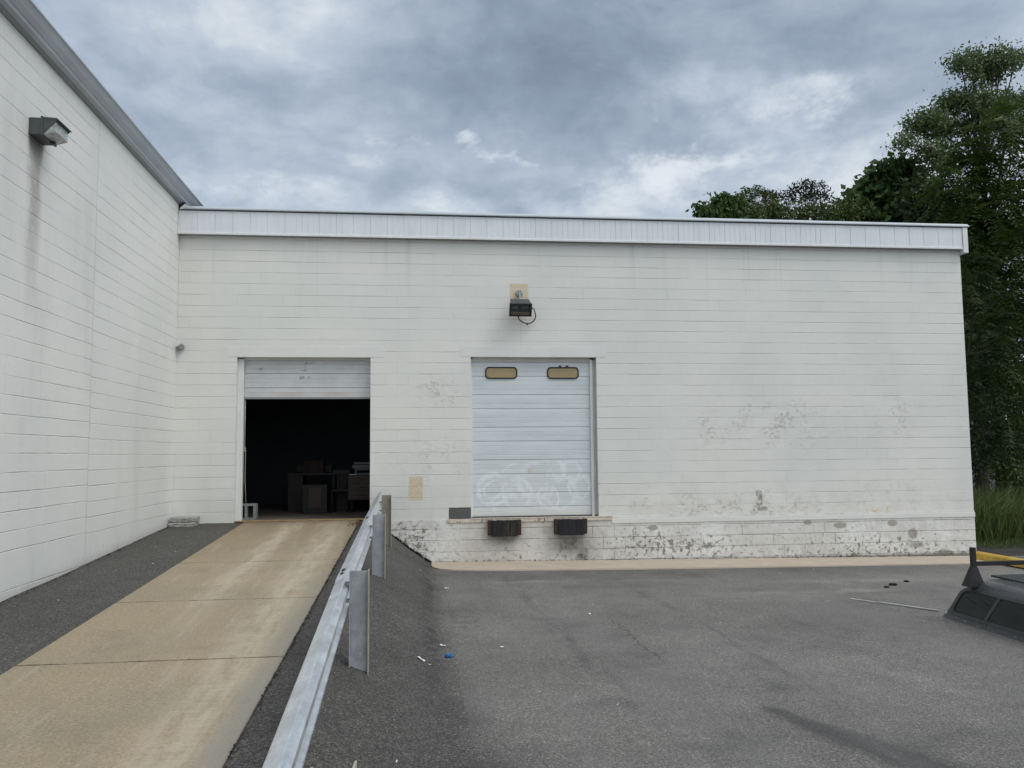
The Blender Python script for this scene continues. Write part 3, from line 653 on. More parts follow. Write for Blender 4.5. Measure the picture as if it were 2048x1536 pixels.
# ------------------------------------------------------------------ taller building on the left
wh = thing('warehouse', (-5, -6, 0), 'taller white painted block warehouse wall running along the left side', 'building')
def wp(name, bm, mat, parent=wh, smooth=False): return obj(name, bm, mat, parent, smooth=smooth)
wp('side_wall', bx(-.3, 0, -34, -.0005, -.3, 6.60), mt['left'])
wp('upper_wall', bx(-.3, -.002, .26, 14, 5.5, 6.60), mt['soffit'])  # wall past the corner given a dark material for the eave's shade
wp('end_wall', bx(-12, -.301, -33.9, -33.6, -.3, 6.6), mt['left'])
wp('roof', bx(-12, -.05, -34, 14, 6.62, 6.74), mt['roof'])
def gz(y): return -.012 * (y + 6)
gprof = [(0.002, 6.625), (0.002, 6.595), (.06, 6.585), (.105, 6.61), (.115, 6.645), (.125, 6.65), (.165, 6.70), (.20, 6.775), (.215, 6.78), (.215, 6.80), (.18, 6.80), (.05, 6.79), (0.002, 6.79)]
bm = BM()
for a, b, e in ((-34, -7.2, 0), (-7.21, -3.1, .002), (-3.11, .55, 0), (.54, 14, .002)):
    prism(bm, gprof, lambda p, s, e=e: (p[0] + e * (p[0] > .01), s, p[1] + gz(s)), a, b)
gt = wp('gutter', bm, mt['gutter'])
bm = BM(); prism(bm, [(.003, 6.594), (.003, 6.560), (.03, 6.560), (.058, 6.583)], lambda p, s: (p[0], s, p[1] + gz(s)), -34, 13); wp('soffit_strip', bm, mt['soffit'])
bm = BM(); prism(bm, [(.004, 6.40), (.004, 6.59), (.09, 6.585), (.115, 6.42)], lambda p, s: (p[0], s, p[1]), -.10, .02); wp('eave_shade_block', bm, mt['dark'])  # dark block fills in the shadow under the eave at the corner
bm = BM(); tube(bm, [(.0, -.045, 3.925), (.06, -.06, 3.925)], .022, 10); pc = thing('pipe_stub', (0.09, -.06, 3.9), 'small round grey pipe cap sticking out near the inside corner', 'pipe')
obj('pipe', bm, mt['greycap'], pc)
bm = BM(); tube(bm, [(.06, -.02, 3.925), (.105, -.10, 3.925), (.11, -.11, 3.925)], [.045, .056, .05], 20); obj('cap', bm, mt['greycap'], pc)
bm = BM(); tube(bm, [(.10, -.06, 3.975), (.10, -.06, 3.995)], .01, 8); obj('screw', bm, mt['greycap'], pc)

# wall pack lamp on the left wall
wl = thing('wall_lamp', (0, -5.55, 5.55), 'dark grey wall pack lamp with glass front on the left wall above a drip stain', 'lamp')
y0, y1 = -5.735, -5.385
obj('back_box', bx(.001, .125, y0, y1, 5.555, 5.745, .006), mt['bronze'], wl)
bm = bx(.1255, .15, y0 - .012, y1 + .012, 5.545, 5.760, .004); obj('rim', bm, mt['bronze'], wl)
bm = BM()
prism(bm, [(.151, 5.745), (.29, 5.738), (.296, 5.722), (.151, 5.572)], lambda p, s: (p[0], s, p[1]), y0, y0 + .012)
prism(bm, [(.151, 5.745), (.29, 5.738), (.296, 5.722), (.151, 5.572)], lambda p, s: (p[0], s, p[1]), y1 - .012, y1)
prism(bm, [(.151, 5.752), (.295, 5.744), (.312, 5.722), (.290, 5.720), (.151, 5.738)], lambda p, s: (p[0], s, p[1]), y0 - .004, y1 + .004)
obj('hood', bm, mt['bronze'], wl)
bm = BM(); prism(bm, [(.151, 5.735), (.272, 5.715), (.276, 5.60), (.265, 5.588), (.151, 5.56)], lambda p, s: (p[0], s, p[1]), y0 + .014, y1 - .014); obj('lens', bm, mt['lampglass'], wl)
bm = bx(.145, .20, y1 - .16, y1 - .12, 5.522, 5.552, .006); obj('latch', bm, mt['bronzedk'], wl)

# floodlight over the dock door
fl = thing('flood_lamp', (6.10, 0, 4.5), 'dark box floodlight tilted down above the dock door with a looped cable', 'lamp')
til = R(28)
def FL(lx, ly, lz):  # local: ly out from wall, lz up, tilted down
    return (6.09 + lx, -(.26 + ly * math.cos(til) - 0 + lz * math.sin(til)), 4.665 + lz * math.cos(til) - ly * math.sin(til))
bm = BM(); bk = [(-.175, -.12, -.095), (.165, -.12, -.095), (.165, -.12, .125), (-.175, -.12, .125)]; fr_ = [(-.195, .09, -.125), (.195, .09, -.125), (.195, .09, .10), (-.195, .09, .10)]
A = [bm.verts.new(FL(*p)) for p in bk]; B = [bm.verts.new(FL(*p)) for p in fr_]
bm.faces.new(A)
for i in range(4): bm.faces.new((A[i], A[(i + 1) % 4], B[(i + 1) % 4], B[i]))
bm.faces.new(B[::-1]); obj('housing', bm, mt['bronze'], fl)
bm = BM()
o4 = [(-.205, -.135), (.205, -.135), (.205, .108), (-.205, .108)]; i4 = [(-.175, -.108), (.175, -.108), (.175, .085), (-.175, .085)]
rings = [[bm.verts.new(FL(p[0], d, p[1])) for p in pp] for pp, d in ((o4, .075), (o4, .112), (i4, .112), (i4, .092))]
for A, B in zip(rings, rings[1:]):
    for k in range(4): bm.faces.new((A[k], A[(k + 1) % 4], B[(k + 1) % 4], B[k]))
obj('front_frame', bm, mt['bronzedk'], fl)
bm = BM(); bm.faces.new([bm.verts.new(FL(p[0], .096, p[1])) for p in i4]); ret = bmesh.ops.extrude_face_region(bm, geom=bm.faces[:]); bmesh.ops.translate(bm, vec=(0, .004, .002), verts=[v for v in ret['geom'] if isinstance(v, bmesh.types.BMVert)])
gl = obj('glass', bm, mt['floodglass'], fl)
bm = BM(); prism(bm, [(-.17, -.105), (.17, -.105), (.17, -.06), (-.17, -.045)], lambda p, s: FL(p[0], s, p[1]), .0985, .1005); obj('reflector', bm, mt['reflector'], fl)
bm = BM(); prism(bm, [(-.15, .005), (-.05, .005), (-.05, .055), (-.15, .055)], lambda p, s: FL(p[0], s, p[1]), .0985, .1003); prism(bm, [(.0, .01), (.14, .01), (.14, .06), (.0, .06)], lambda p, s: FL(p[0], s, p[1]), .0985, .1003)
obj('lamp_socket', bm, mt['bronze'], fl)
bm = BM(); tube(bm, [(6.10, -.035, 4.97), (6.10, -.10, 4.955), (6.10, -.17, 4.86), (6.10, -.2, 4.74)], .02, 10); obj('knuckle_arm', bm, mt['silver'], fl)
bm = BM(); tube(bm, [(6.105, -.001, 4.975), (6.105, -.045, 4.975), (6.105, -.05, 4.975)], [.066, .066, .055], 20)
for a in range(6): tube(bm, [(6.105 + .05 * math.cos(a * 1.047), -.045, 4.975 + .05 * math.sin(a * 1.047)), (6.105 + .05 * math.cos(a * 1.047), -.062, 4.975 + .05 * math.sin(a * 1.047))], .013, 8)
obj('junction_box', bm, mt['silver'], fl)
bm = BM(); cp = []
for k in range(25):
    a = R(200 + (395 - 200) * k / 24); cp.append((6.24 + .165 * math.cos(a) * (1.05 if k < 12 else .95), -.11 - .02 * math.sin(k * .3), 4.545 + .15 * math.sin(a)))
cp = [(6.085, -.14, 4.60)] + cp + [(6.36, -.16, 4.66), (6.285, -.2, 4.68)]
tube(bm, cp, .0105, 8); obj('cable', bm, mt['bronzedk'], fl, smooth=True)
bm = BM(); tube(bm, [(6.238, -.11, 4.385), (6.236, -.10, 4.372)], .016, 8); obj('cable_tie', bm, mt['bronzedk'], fl)

# dock bumpers
def bumper(cx, label):
    b = thing('dock_bumper', (cx, -.07, .53), label, 'bumper', 'rubber dock bumpers under the closed door')
    w = .30
    bm = BM(); box(bm, cx - w, cx - w + .075, -.125, -.012, .545, .815, .004); obj('bracket', bm, mt['rust'], b)
    bm = BM(); box(bm, cx + w - .075, cx + w, -.125, -.012, .545, .815, .004); obj('bracket', bm, mt['rust'], b)
    bm = BM(); n = 26
    for i in range(n):
        xx = cx - w + .077 + i * (2 * w - .154) / n
        box(bm, xx, xx + (2 * w - .154) / n - .0025, -.150 - random.random() * .01, -.014, .525 + random.random() * .006, .805 + random.random() * .01)
    obj('rubber_block', bm, mt['bumper'], b)
    for s in (-1, 1):
        for zz in (.60, .76):
            bm = BM(); tube(bm, [(cx + s * (w - .035), -.125, zz), (cx + s * (w - .035), -.142, zz)], .015, 6); obj('bolt', bm, mt['bolt'], b)
    return b
bumper(5.79, 'black laminated dock bumper with yellow worn strips, the one nearer the guardrail')
bumper(7.00, 'black laminated dock bumper without yellow, the one above the darkest soot streak')

# ------------------------------------------------------------------ guardrail
gr = thing('guardrail', (3.75, -7, .3), 'galvanised steel guardrail on posts along the right edge of the ramp', 'guardrail')
RL = [(3.648, -.12, 1.385), (3.682, -4.67, 1.245), (3.700, -8.12, 1.077), (3.749, -11.97, .80), (3.78, -14.6, .62)]
wprof = [(.004, 0), (.010, .0), (.078, -.036), (.086, -.046), (.086, -.075), (.078, -.086), (.010, -.125), (.002, -.135), (.002, -.180), (.010, -.190), (.078, -.228), (.086, -.238), (.086, -.268), (.078, -.278), (.010, -.314), (.004, -.314)]
wprof = [(-a, b) for a, b in wprof]
inner = [(a + .0035 * 1, b - (.003 if i < 3 else 0) + (.003 if i > 12 else 0)) for i, (a, b) in enumerate(wprof)]
def rail_section(P, Q, push):
    bm = BM(); n = len(wprof); st = 10
    loops = []
    for k in range(st + 1):
        s = k / st; c = Vector(P).lerp(Vector(Q), s)
        loops.append([bm.verts.new((c.x + a - push, c.y, c.z + b + push * .8)) for a, b in wprof + inner[::-1]])
    N2 = 2 * n
    for A, B in zip(loops, loops[1:]):
        for i in range(N2): bm.faces.new((A[i], A[(i + 1) % N2], B[(i + 1) % N2], B[i]))
    for L_ in (loops[0], loops[-1]):
        for i in range(n - 1): bm.faces.new((L_[i], L_[i + 1], L_[N2 - 2 - i], L_[N2 - 1 - i]))
    return bm
def along(i, s): return Vector(RL[i]).lerp(Vector(RL[i + 1]), s)
secs = [(RL[0], along(1, .0), .0), (along(0, .94), along(2, .0), .0045), (along(1, .92), RL[3], .0), (along(2, .97), RL[4], .004)]
# far sections lie under the lap of the nearer one
secs = [(RL[0], along(1, .05), .012), (along(1, 0), along(2, .05), .008), (along(2, 0), RL[3], .004), (along(2, .97), RL[4], 0)]
for P, Q, e in secs: obj('rail', rail_section(P, Q, e), mt['galv'], gr)
for i, e in ((1, .012), (2, .008)):
    for c in (along(i - 1, .978), along(i, .018)):
        bm = BM(); M = Matrix.Translation((c.x - .044 - e, c.y, c.z - .0165 + e * .8)) @ Matrix.Rotation(R(-28), 4, 'Y')
        bmesh.ops.create_uvsphere(bm, u_segments=12, v_segments=6, radius=1, matrix=M @ Matrix.Diagonal((.017, .034, .008, 1))); obj('bolt', bm, mt['bolt'], gr, smooth=True)
def post(x, y, z0, z1, mat, flare=0.0, twist=0.0):
    pz = z0 - .35; c, s = math.cos(twist), math.sin(twist)
    rot = lambda px, py, z, fl=0: (x + (px - x) * c - (py - y) * s, y + (px - x) * s + (py - y) * c, z)
    bm = BM(); nx = 8
    for yy, in ((-.004,), (.004,)):
        cols = [(bm.verts.new(rot(x + u, y + yy, pz)), bm.verts.new(rot(x + u, y + yy, z1 + flare * (abs(u) / .068) ** 2 * (1 if u > 0 else .75)))) for u in frange(-.069, .069, nx)]
        for A, B in zip(cols, cols[1:]): bm.faces.new((A[0], B[0], B[1], A[1]))
    bm.verts.ensure_lookup_table(); n = (nx + 1) * 2
    for i in range(nx): bm.faces.new((bm.verts[2 * i + 1], bm.verts[2 * i + 3], bm.verts[n + 2 * i + 3], bm.verts[n + 2 * i + 1]))
    p = obj('post', bm, mat, gr)
    for sgn in (-1, 1):
        bm = BM(); X0, X1 = (x - .078, x - .0695) if sgn < 0 else (x + .0695, x + .0765)
        zt = z1 + flare * (1 if sgn > 0 else .75) + (.006 if sgn > 0 else 0)
        vs = [bm.verts.new(rot(xx, yy, zz)) for xx in (X0, X1) for yy in (y - .05, y + .05) for zz in (pz, zt)]
        for q in ((0, 1, 3, 2), (4, 6, 7, 5), (0, 4, 5, 1), (2, 3, 7, 6), (0, 2, 6, 4), (1, 5, 7, 3)): bm.faces.new([vs[i] for i in q])
        obj('flange', bm, mat if sgn < 0 else mt['flangeedge'], p)
    return p
post(3.785, -8.12, bank_z(3.78, -8.12), 1.07, mt['gpost'])
post(3.775, -4.67, bank_z(3.77, -4.67), 1.275, mt['gpost'])
post(3.735, -1.35, bank_z(3.73, -1.35), 1.352, mt['rpost'])
post(3.985, -12.2, bank_z(3.96, -12.2), .938, mt['flangeedge'], .045, R(-3))
for x_, y_, zt in ((3.70, -8.12, 1.07), (3.69, -4.67, 1.235), (3.655, -1.35, 1.34)):
    for dz in (-.10, -.235):
        bm = BM(); box(bm, x_ - .03, x_ + .008, y_ - .05, y_ + .02, zt + dz - .012, zt + dz + .012, .003); obj('splice_bracket', bm, mt['soffit'], gr)

# ------------------------------------------------------------------ loose objects by the door
for k, (z0, lab) in enumerate(((.802, 'rough grey retaining wall block lying on the asphalt in the corner, the lower of two'), (.888, 'rough grey retaining wall block stacked on another one in the corner, the upper of two'))):
    bm = BM(); x0, x1, ya, yb = (.02, .47, -.31, -.03) if k == 0 else (.035, .485, -.30, -.035)
    nx, nzv = 16, 5
    V = [[bm.verts.new((x0 + (x1 - x0) * i / nx, ya + .018 * nz(i * .9, j * 1.3 + k * 5, 1.1) + (.012 if j in (0, nzv) else 0), z0 + .082 * j / nzv)) for j in range(nzv + 1)] for i in range(nx + 1)]
    Bk = [[bm.verts.new((x0 + .02 + (x1 - x0 - .04) * i / nx, yb, z0 + .082 * j / nzv)) for j in (0, nzv)] for i in range(nx + 1)]
    for i in range(nx):
        for j in range(nzv): bm.faces.new((V[i][j], V[i + 1][j], V[i + 1][j + 1], V[i][j + 1]))
        bm.faces.new((V[i][nzv], V[i + 1][nzv], Bk[i + 1][1], Bk[i][1])); bm.faces.new((V[i][0], Bk[i][0], Bk[i + 1][0], V[i + 1][0])); bm.faces.new((Bk[i][0], Bk[i][1], Bk[i + 1][1], Bk[i + 1][0]))
    bm.faces.new([V[0][j] for j in range(nzv + 1)] + [Bk[0][1], Bk[0][0]]); bm.faces.new([V[nx][j] for j in range(nzv, -1, -1)] + [Bk[nx][0], Bk[nx][1]])
    o = obj('retaining_block', bm, mt['pave']); tag(o, lab, 'block', 'two stacked blocks in the corner')
# cinder block standing in the doorway
bm = BM(); cx0, cx1, cy0, cy1, cz0, cz1 = 1.10, 1.365, .215, .40, .874, 1.155
bars = [(cx0, cx1, cz0, cz0 + .035), (cx0, cx1, cz1 - .035, cz1), (cx0, cx0 + .03, cz0 + .035, cz1 - .035), (cx1 - .045, cx1, cz0 + .035, cz1 - .035), (cx0 + .095, cx0 + .13, cz0 + .035, cz1 - .035)]
bm = wall_open(cx0, cx1, cz0, cz1, [(cx0 + .018, cx0 + .075, cz0 + .035, cz1 - .035), (cx0 + .115, cx1 - .045, cz0 + .035, cz1 - .035)], cy0, cy1)
bmesh.ops.bevel(bm, geom=[e for e in bm.edges if e.calc_face_angle(0) > .5], offset=.006, segments=2, affect='EDGES')
o = obj('cinder_block', bm, mt['cinder']); tag(o, 'grey hollow cinder block standing on end just inside the open doorway', 'block')
bm = BM(); tube(bm, [(1.155, .20, 3.02), (1.150, .22, 2.3), (1.150, .225, 2.12), (1.165, .23, 2.08), (1.162, .24, 1.6), (1.185, .25, 1.16)], .006, 6)
for q in (2.14, 2.10): bmesh.ops.create_uvsphere(bm, u_segments=8, v_segments=6, radius=.017, matrix=Matrix.Translation((1.157, .225, q)))
o = obj('pull_rope', bm, mt['rope'], smooth=True); tag(o, 'thin knotted pull rope hanging at the left side of the open doorway', 'rope')

# furniture stored inside
FZ = .848
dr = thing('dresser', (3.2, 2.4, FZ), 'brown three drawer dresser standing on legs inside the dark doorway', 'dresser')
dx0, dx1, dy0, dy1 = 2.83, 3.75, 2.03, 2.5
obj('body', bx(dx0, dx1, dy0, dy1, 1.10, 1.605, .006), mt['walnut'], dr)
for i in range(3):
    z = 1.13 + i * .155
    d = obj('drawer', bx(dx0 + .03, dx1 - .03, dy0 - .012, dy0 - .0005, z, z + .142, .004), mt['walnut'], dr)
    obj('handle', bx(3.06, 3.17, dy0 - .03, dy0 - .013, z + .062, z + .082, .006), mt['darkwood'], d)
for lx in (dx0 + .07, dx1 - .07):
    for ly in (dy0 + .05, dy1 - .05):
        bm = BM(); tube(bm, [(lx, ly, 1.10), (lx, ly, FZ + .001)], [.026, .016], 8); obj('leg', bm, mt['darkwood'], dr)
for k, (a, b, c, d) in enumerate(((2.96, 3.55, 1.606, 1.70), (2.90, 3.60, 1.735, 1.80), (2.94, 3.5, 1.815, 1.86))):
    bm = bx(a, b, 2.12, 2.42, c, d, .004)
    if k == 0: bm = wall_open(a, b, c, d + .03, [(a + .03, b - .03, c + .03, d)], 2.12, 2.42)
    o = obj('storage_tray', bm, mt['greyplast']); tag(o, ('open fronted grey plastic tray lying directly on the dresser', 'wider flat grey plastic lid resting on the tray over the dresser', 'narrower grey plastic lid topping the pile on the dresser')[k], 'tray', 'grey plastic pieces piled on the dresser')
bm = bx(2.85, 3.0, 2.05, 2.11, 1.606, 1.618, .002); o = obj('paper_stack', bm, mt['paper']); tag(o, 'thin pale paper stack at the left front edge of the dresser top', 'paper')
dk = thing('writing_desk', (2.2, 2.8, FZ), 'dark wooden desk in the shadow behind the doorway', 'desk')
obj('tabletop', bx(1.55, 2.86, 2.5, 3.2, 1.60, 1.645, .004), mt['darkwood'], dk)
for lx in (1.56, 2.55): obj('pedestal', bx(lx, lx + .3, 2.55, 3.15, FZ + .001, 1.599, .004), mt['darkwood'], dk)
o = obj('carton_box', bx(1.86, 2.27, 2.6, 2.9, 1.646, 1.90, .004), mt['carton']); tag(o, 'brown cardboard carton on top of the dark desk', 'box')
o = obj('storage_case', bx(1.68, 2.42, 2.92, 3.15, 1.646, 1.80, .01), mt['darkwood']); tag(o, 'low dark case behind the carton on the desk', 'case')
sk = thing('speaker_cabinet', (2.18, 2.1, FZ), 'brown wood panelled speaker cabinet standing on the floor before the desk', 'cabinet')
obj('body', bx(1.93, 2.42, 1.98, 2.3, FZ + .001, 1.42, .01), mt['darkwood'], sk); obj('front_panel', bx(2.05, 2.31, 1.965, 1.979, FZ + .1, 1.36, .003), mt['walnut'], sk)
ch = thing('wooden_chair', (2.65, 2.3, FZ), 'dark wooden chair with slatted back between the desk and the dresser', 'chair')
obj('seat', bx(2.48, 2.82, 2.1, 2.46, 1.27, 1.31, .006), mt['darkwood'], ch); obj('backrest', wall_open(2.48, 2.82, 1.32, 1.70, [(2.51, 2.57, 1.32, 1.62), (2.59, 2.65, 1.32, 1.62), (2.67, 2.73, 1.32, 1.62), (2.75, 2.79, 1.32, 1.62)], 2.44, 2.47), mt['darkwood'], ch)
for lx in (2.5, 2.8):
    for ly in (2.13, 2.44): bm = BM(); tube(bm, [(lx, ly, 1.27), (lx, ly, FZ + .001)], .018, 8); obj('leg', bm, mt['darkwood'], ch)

# ------------------------------------------------------------------ truck cap lying on the lot
cp_ = thing('truck_cap', (11.4, -6.6, 0), 'dark grey pickup truck cap with tinted side windows lying on the asphalt', 'truck cap')
zb = lot_z(11.4) + .002
def side_x(z): return 10.53 + .30 * z + .10 * max(0, z - .34) ** 1.3 * 6
def end_y(z): return -5.49 - .62 * z - .25 * max(0, z - .36)
CW, CL = 1.72, 2.25
def capring(z, ins=0.0):
    xa = side_x(z) + ins; xb = 10.53 * 2 + CW - side_x(z) - ins; ya = end_y(z) - ins; yb = -5.49 - CL + .25 * z + ins
    r = .07 + .12 * z; out = []
    for cx_, cy_, a0 in ((xb - r, ya - r, 0), (xa + r, ya - r, 90), (xa + r, yb + r, 180), (xb - r, yb + r, 270)):
        for i in range(6):
            a = R(a0 + 18 * i); out.append((cx_ + r * math.cos(a), cy_ + r * math.sin(a)))
    return out
bm = BM(); rings = []
lv = [(0, 0), (.06, 0), (.2, 0), (.34, 0), (.42, 0), (.46, .012), (.485, .05), (.50, .13), (.512, .3), (.52, .55)]
for z, ins in lv: rings.append([bm.verts.new((px, py, z + zb)) for px, py in capring(min(z, .46), ins)])
n = len(rings[0])
for A, B in zip(rings, rings[1:]):
    for k in range(n): bm.faces.new((A[k], A[(k + 1) % n], B[(k + 1) % n], B[k]))
bm.faces.new(rings[-1])
shell = obj('shell', bm, mt['cap'], cp_, smooth=True)
bm = BM(); prism(bm, [(11.02, -5.78), (12.0, -5.74), (12.0, -7.4), (10.98, -7.4)], lambda p, s: (p[0], p[1], s), zb + .505, zb + .526); obj('roof_panel', bm, mt['caproof'], cp_)
# side window: rounded trapezoid frame and two panes set on the sloped side
def onside(y, z, out): return (side_x(z) - out, y, z + zb)
def poly_round(pts, r, n=5):
    out = []; m = len(pts)
    for i in range(m):
        p = Vector(pts[i]); a = (Vector(pts[i - 1]) - p).normalized(); b = (Vector(pts[(i + 1) % m]) - p).normalized()
        for k in range(n + 1):
            s = k / n; out.append(tuple(p + a * r * (1 - s) ** 2 + b * r * s ** 2))
    return out
def ringmesh(o_, i_, d0, d1):
    bm = BM(); n = len(o_); rings = [[bm.verts.new(onside(p[0], p[1], d)) for p in pp] for pp, d in ((o_, d0), (o_, d1), (i_, d1), (i_, d0))]
    for A, B in zip(rings, rings[1:]):
        for k in range(n): bm.faces.new((A[k], A[(k + 1) % n], B[(k + 1) % n], B[k]))
    return bm
WO = [(-5.63, .075), (-7.5, .075), (-7.5, .405), (-5.80, .405)]; WI = [(-5.70, .105), (-7.46, .105), (-7.46, .375), (-5.835, .375)]
wf = obj('window_frame', ringmesh(poly_round(WO, .10), poly_round(WI, .08), .001, .014), mt['capframe'], cp_)
WI2 = [(-5.66, .09), (-7.48, .09), (-7.48, .39), (-5.815, .39)]
bm = ringmesh(poly_round(WI, .08), poly_round([(-5.725, .12), (-7.44, .12), (-7.44, .36), (-5.855, .36)], .07), .001, .008); obj('gasket', bm, mt['black'], wf)
bm = BM(); bm.faces.new([bm.verts.new(onside(p[0], p[1], .0045)) for p in poly_round(WI, .075)]); obj('pane', bm, mt['capglass'], wf)
bm = BM(); prism(bm, [(-6.26, .108), (-6.31, .108), (-6.45, .374), (-6.40, .374)], lambda p, s: onside(p[0], p[1], s), .005, .013); obj('divider', bm, mt['capframe'], wf)
for yy, zz, w, h in ((-5.60, .07, .02, .022),):
    bm = BM(); tube(bm, [onside(yy, zz, .0), onside(yy, zz, .006)], .013, 10); obj('badge', bm, mt['paper'], cp_)
for yy, zz, w in ((-5.93, .035, .05), (-6.15, .022, .04), (-6.75, .03, .02), (-5.78, .047, .03)):
    bm = BM(); prism(bm, [(yy, zz), (yy - w, zz - .004), (yy - w, zz + .002), (yy - .3 * w, zz + .006)], lambda p, s: onside(p[0], p[1], s), .0004, .0012); obj('scuff', bm, mt['scratch'], cp_)
rk = obj('rack_upright', bx(10.648, 10.70, -5.99, -5.94, zb + .47, zb + .878, .004), mt['rack'], cp_)
bm = BM(); A = [bm.verts.new(p) for p in ((10.575, -6.02, zb + .428), (10.775, -6.02, zb + .428), (10.775, -5.87, zb + .428), (10.575, -5.87, zb + .428))]; B = [bm.verts.new(p) for p in ((10.645, -5.995, zb + .655), (10.703, -5.995, zb + .655), (10.703, -5.935, zb + .655), (10.645, -5.935, zb + .655))]
for i in range(4): bm.faces.new((A[i], A[(i + 1) % 4], B[(i + 1) % 4], B[i]))
bm.faces.new(A[::-1]); bm.faces.new(B); obj('rack_foot', bm, mt['rack'], cp_)
obj('rack_crossbar', bx(10.701, 12.12, -5.985, -5.945, zb + .665, zb + .715, .004), mt['rack'], cp_)
obj('rack_upright', bx(12.121, 12.17, -5.99, -5.94, zb + .47, zb + .878, .004), mt['rack'], cp_)

# ------------------------------------------------------------------ small things on the lot
bm = BM(); L0, L1 = (14.62, -.45), (14.66, -2.4)
prism(bm, [(-.10, 0), (.10, 0), (.075, .10), (.045, .125), (-.045, .125), (-.075, .10)], lambda p, s: (14.63 + p[0] + .01 * s, -.45 - s, lot_z(14.6) + .025 + p[1]), 0, 1.85)
bmesh.ops.bevel(bm, geom=[e for e in bm.edges if e.calc_face_angle(0) > .9], offset=.02, segments=2, affect='EDGES')
o = obj('wheel_stop', bm, mt['yellow']); tag(o, 'weathered yellow wheel stop on the asphalt beyond the truck cap', 'wheel stop')
bm = BM(); pts = [Vector((10.06, -4.27, 0)), Vector((10.25, -4.58, 0)), Vector((10.28, -4.56, 0)), Vector((10.50, -4.90, 0)), Vector((10.66, -5.17, 0)), Vector((10.70, -5.22, 0))]
for a, b in zip(pts, pts[1:]):
    d = (b - a).normalized(); n_ = Vector((-d.y, d.x, 0)) * .024
    prism(bm, [(-1, 0), (1, 0), (1, .012), (-1, .012)], lambda p, s, a=a, b=b, n_=n_: tuple(Vector((0, 0, lot_z(10.3) + .002 + p[1])) + (a if s == 0 else b) + n_ * p[0] * (1.0 if s == 0 else .9)), 0, 1)
o = obj('trim_strip', bm, mt['strip']); tag(o, 'long pale bent trim strip lying on the asphalt left of the truck cap', 'strip')
def scrap(x, y, l, w, ang, mat, name, label, cat, group=None, zf=None, hump=.012):
    bm = BM(); nseg = 4; z = (zf or (lambda a, b: lot_z(a)))(x, y) + .004; c, s = math.cos(ang), math.sin(ang)
    top = [[], []]
    for k in range(nseg + 1):
        u = (k / nseg - .5) * l; ww = w * (.6 + .4 * random.random())
        for q, sg in enumerate((-1, 1)):
            lx, ly = u, sg * ww / 2; px, py = x + lx * c - ly * s, y + lx * s + ly * c
            zz = (zf(px, py) if zf else lot_z(px)) + .004 + hump * random.random() + hump * .5
            top[q].append(bm.verts.new((px, py, zz)))
    for k in range(nseg): bm.faces.new((top[0][k], top[0][k + 1], top[1][k + 1], top[1][k]))
    r_ = bmesh.ops.extrude_face_region(bm, geom=bm.faces[:]); bmesh.ops.translate(bm, vec=(0, 0, -.004), verts=[v for v in r_['geom'] if isinstance(v, bmesh.types.BMVert)])
    o = obj(name, bm, mat); tag(o, label, cat, group); return o
PG = 'white paper scraps littering the asphalt'
scrap(4.285, -7.26, .11, .025, R(-55), mt['paper'], 'paper_scrap', 'long white paper scrap at the foot of the bank, nearest the camera', 'paper scrap', PG, bank_z)
scrap(4.36, -7.36, .03, .014, R(20), mt['paper'], 'paper_scrap', 'tiny white paper chip just right of the long white scrap', 'paper scrap', PG, bank_z)
scrap(4.505, -6.52, .06, .028, R(-40), mt['paper'], 'paper_scrap', 'crumpled white paper scrap behind the blue wrapper', 'paper scrap', PG, bank_z)
scrap(5.09, -6.62, .045, .02, R(8), mt['paper'], 'paper_scrap', 'small white paper scrap out on the open lot right of the blue wrapper', 'paper scrap', PG)
scrap(4.66, -2.9, .05, .03, R(10), mt['paper'], 'paper_scrap', 'small pale paper scrap on the lot below the left dock bumper', 'paper scrap', PG)
scrap(4.42, -3.2, .09, .03, R(0), mt['leafdead'], 'dead_leaf', 'curled brown leaf on the asphalt at the foot of the bank', 'leaf', None, bank_z)
scrap(6.32, -5.0, .04, .02, R(30), mt['paper'], 'paper_scrap', 'white paper fleck beside the long crack in the lot', 'paper scrap', PG)
# blue wrapper: crumpled sheet
bm = BM(); bmesh.ops.create_icosphere(bm, subdivisions=3, radius=1)
for v in bm.verts:
    nn = 1 + .55 * nz(v.co.x * 2.1, v.co.y * 2.3 + v.co.z * 1.7, 1.2, 3.1); v.co = Vector((4.555 + v.co.x * nn * .042, -6.95 + v.co.y * nn * .055, lot_z(4.5) + .016 + v.co.z * nn * .02))
o = obj('blue_wrapper', bm, mt['blue']); tag(o, 'crumpled bright blue wrapper on the asphalt near the bank', 'wrapper')
CG = 'black chunks of tar near the truck cap'
for (x, y, s, lab) in ((11.09, -3.4, .036, 'small black tar chunk, leftmost of three near the truck cap'), (11.31, -3.2, .055, 'largest black tar chunk, middle of three near the truck cap'), (11.71, -2.9, .036, 'small black tar chunk, rightmost of three near the truck cap')):
    bm = BM(); bmesh.ops.create_icosphere(bm, subdivisions=2, radius=1)
    for v in bm.verts:
        nn = 1 + .4 * nz(v.co.x * 2 + x, v.co.y * 2 + v.co.z, 1.3, 1.7); v.co = Vector((x + v.co.x * nn * s * 1.2, y + v.co.y * nn * s, lot_z(x) + .012 + v.co.z * nn * s * .45))
    o = obj('tar_chunk', bm, mt['chunk']); tag(o, lab, 'chunk', CG)
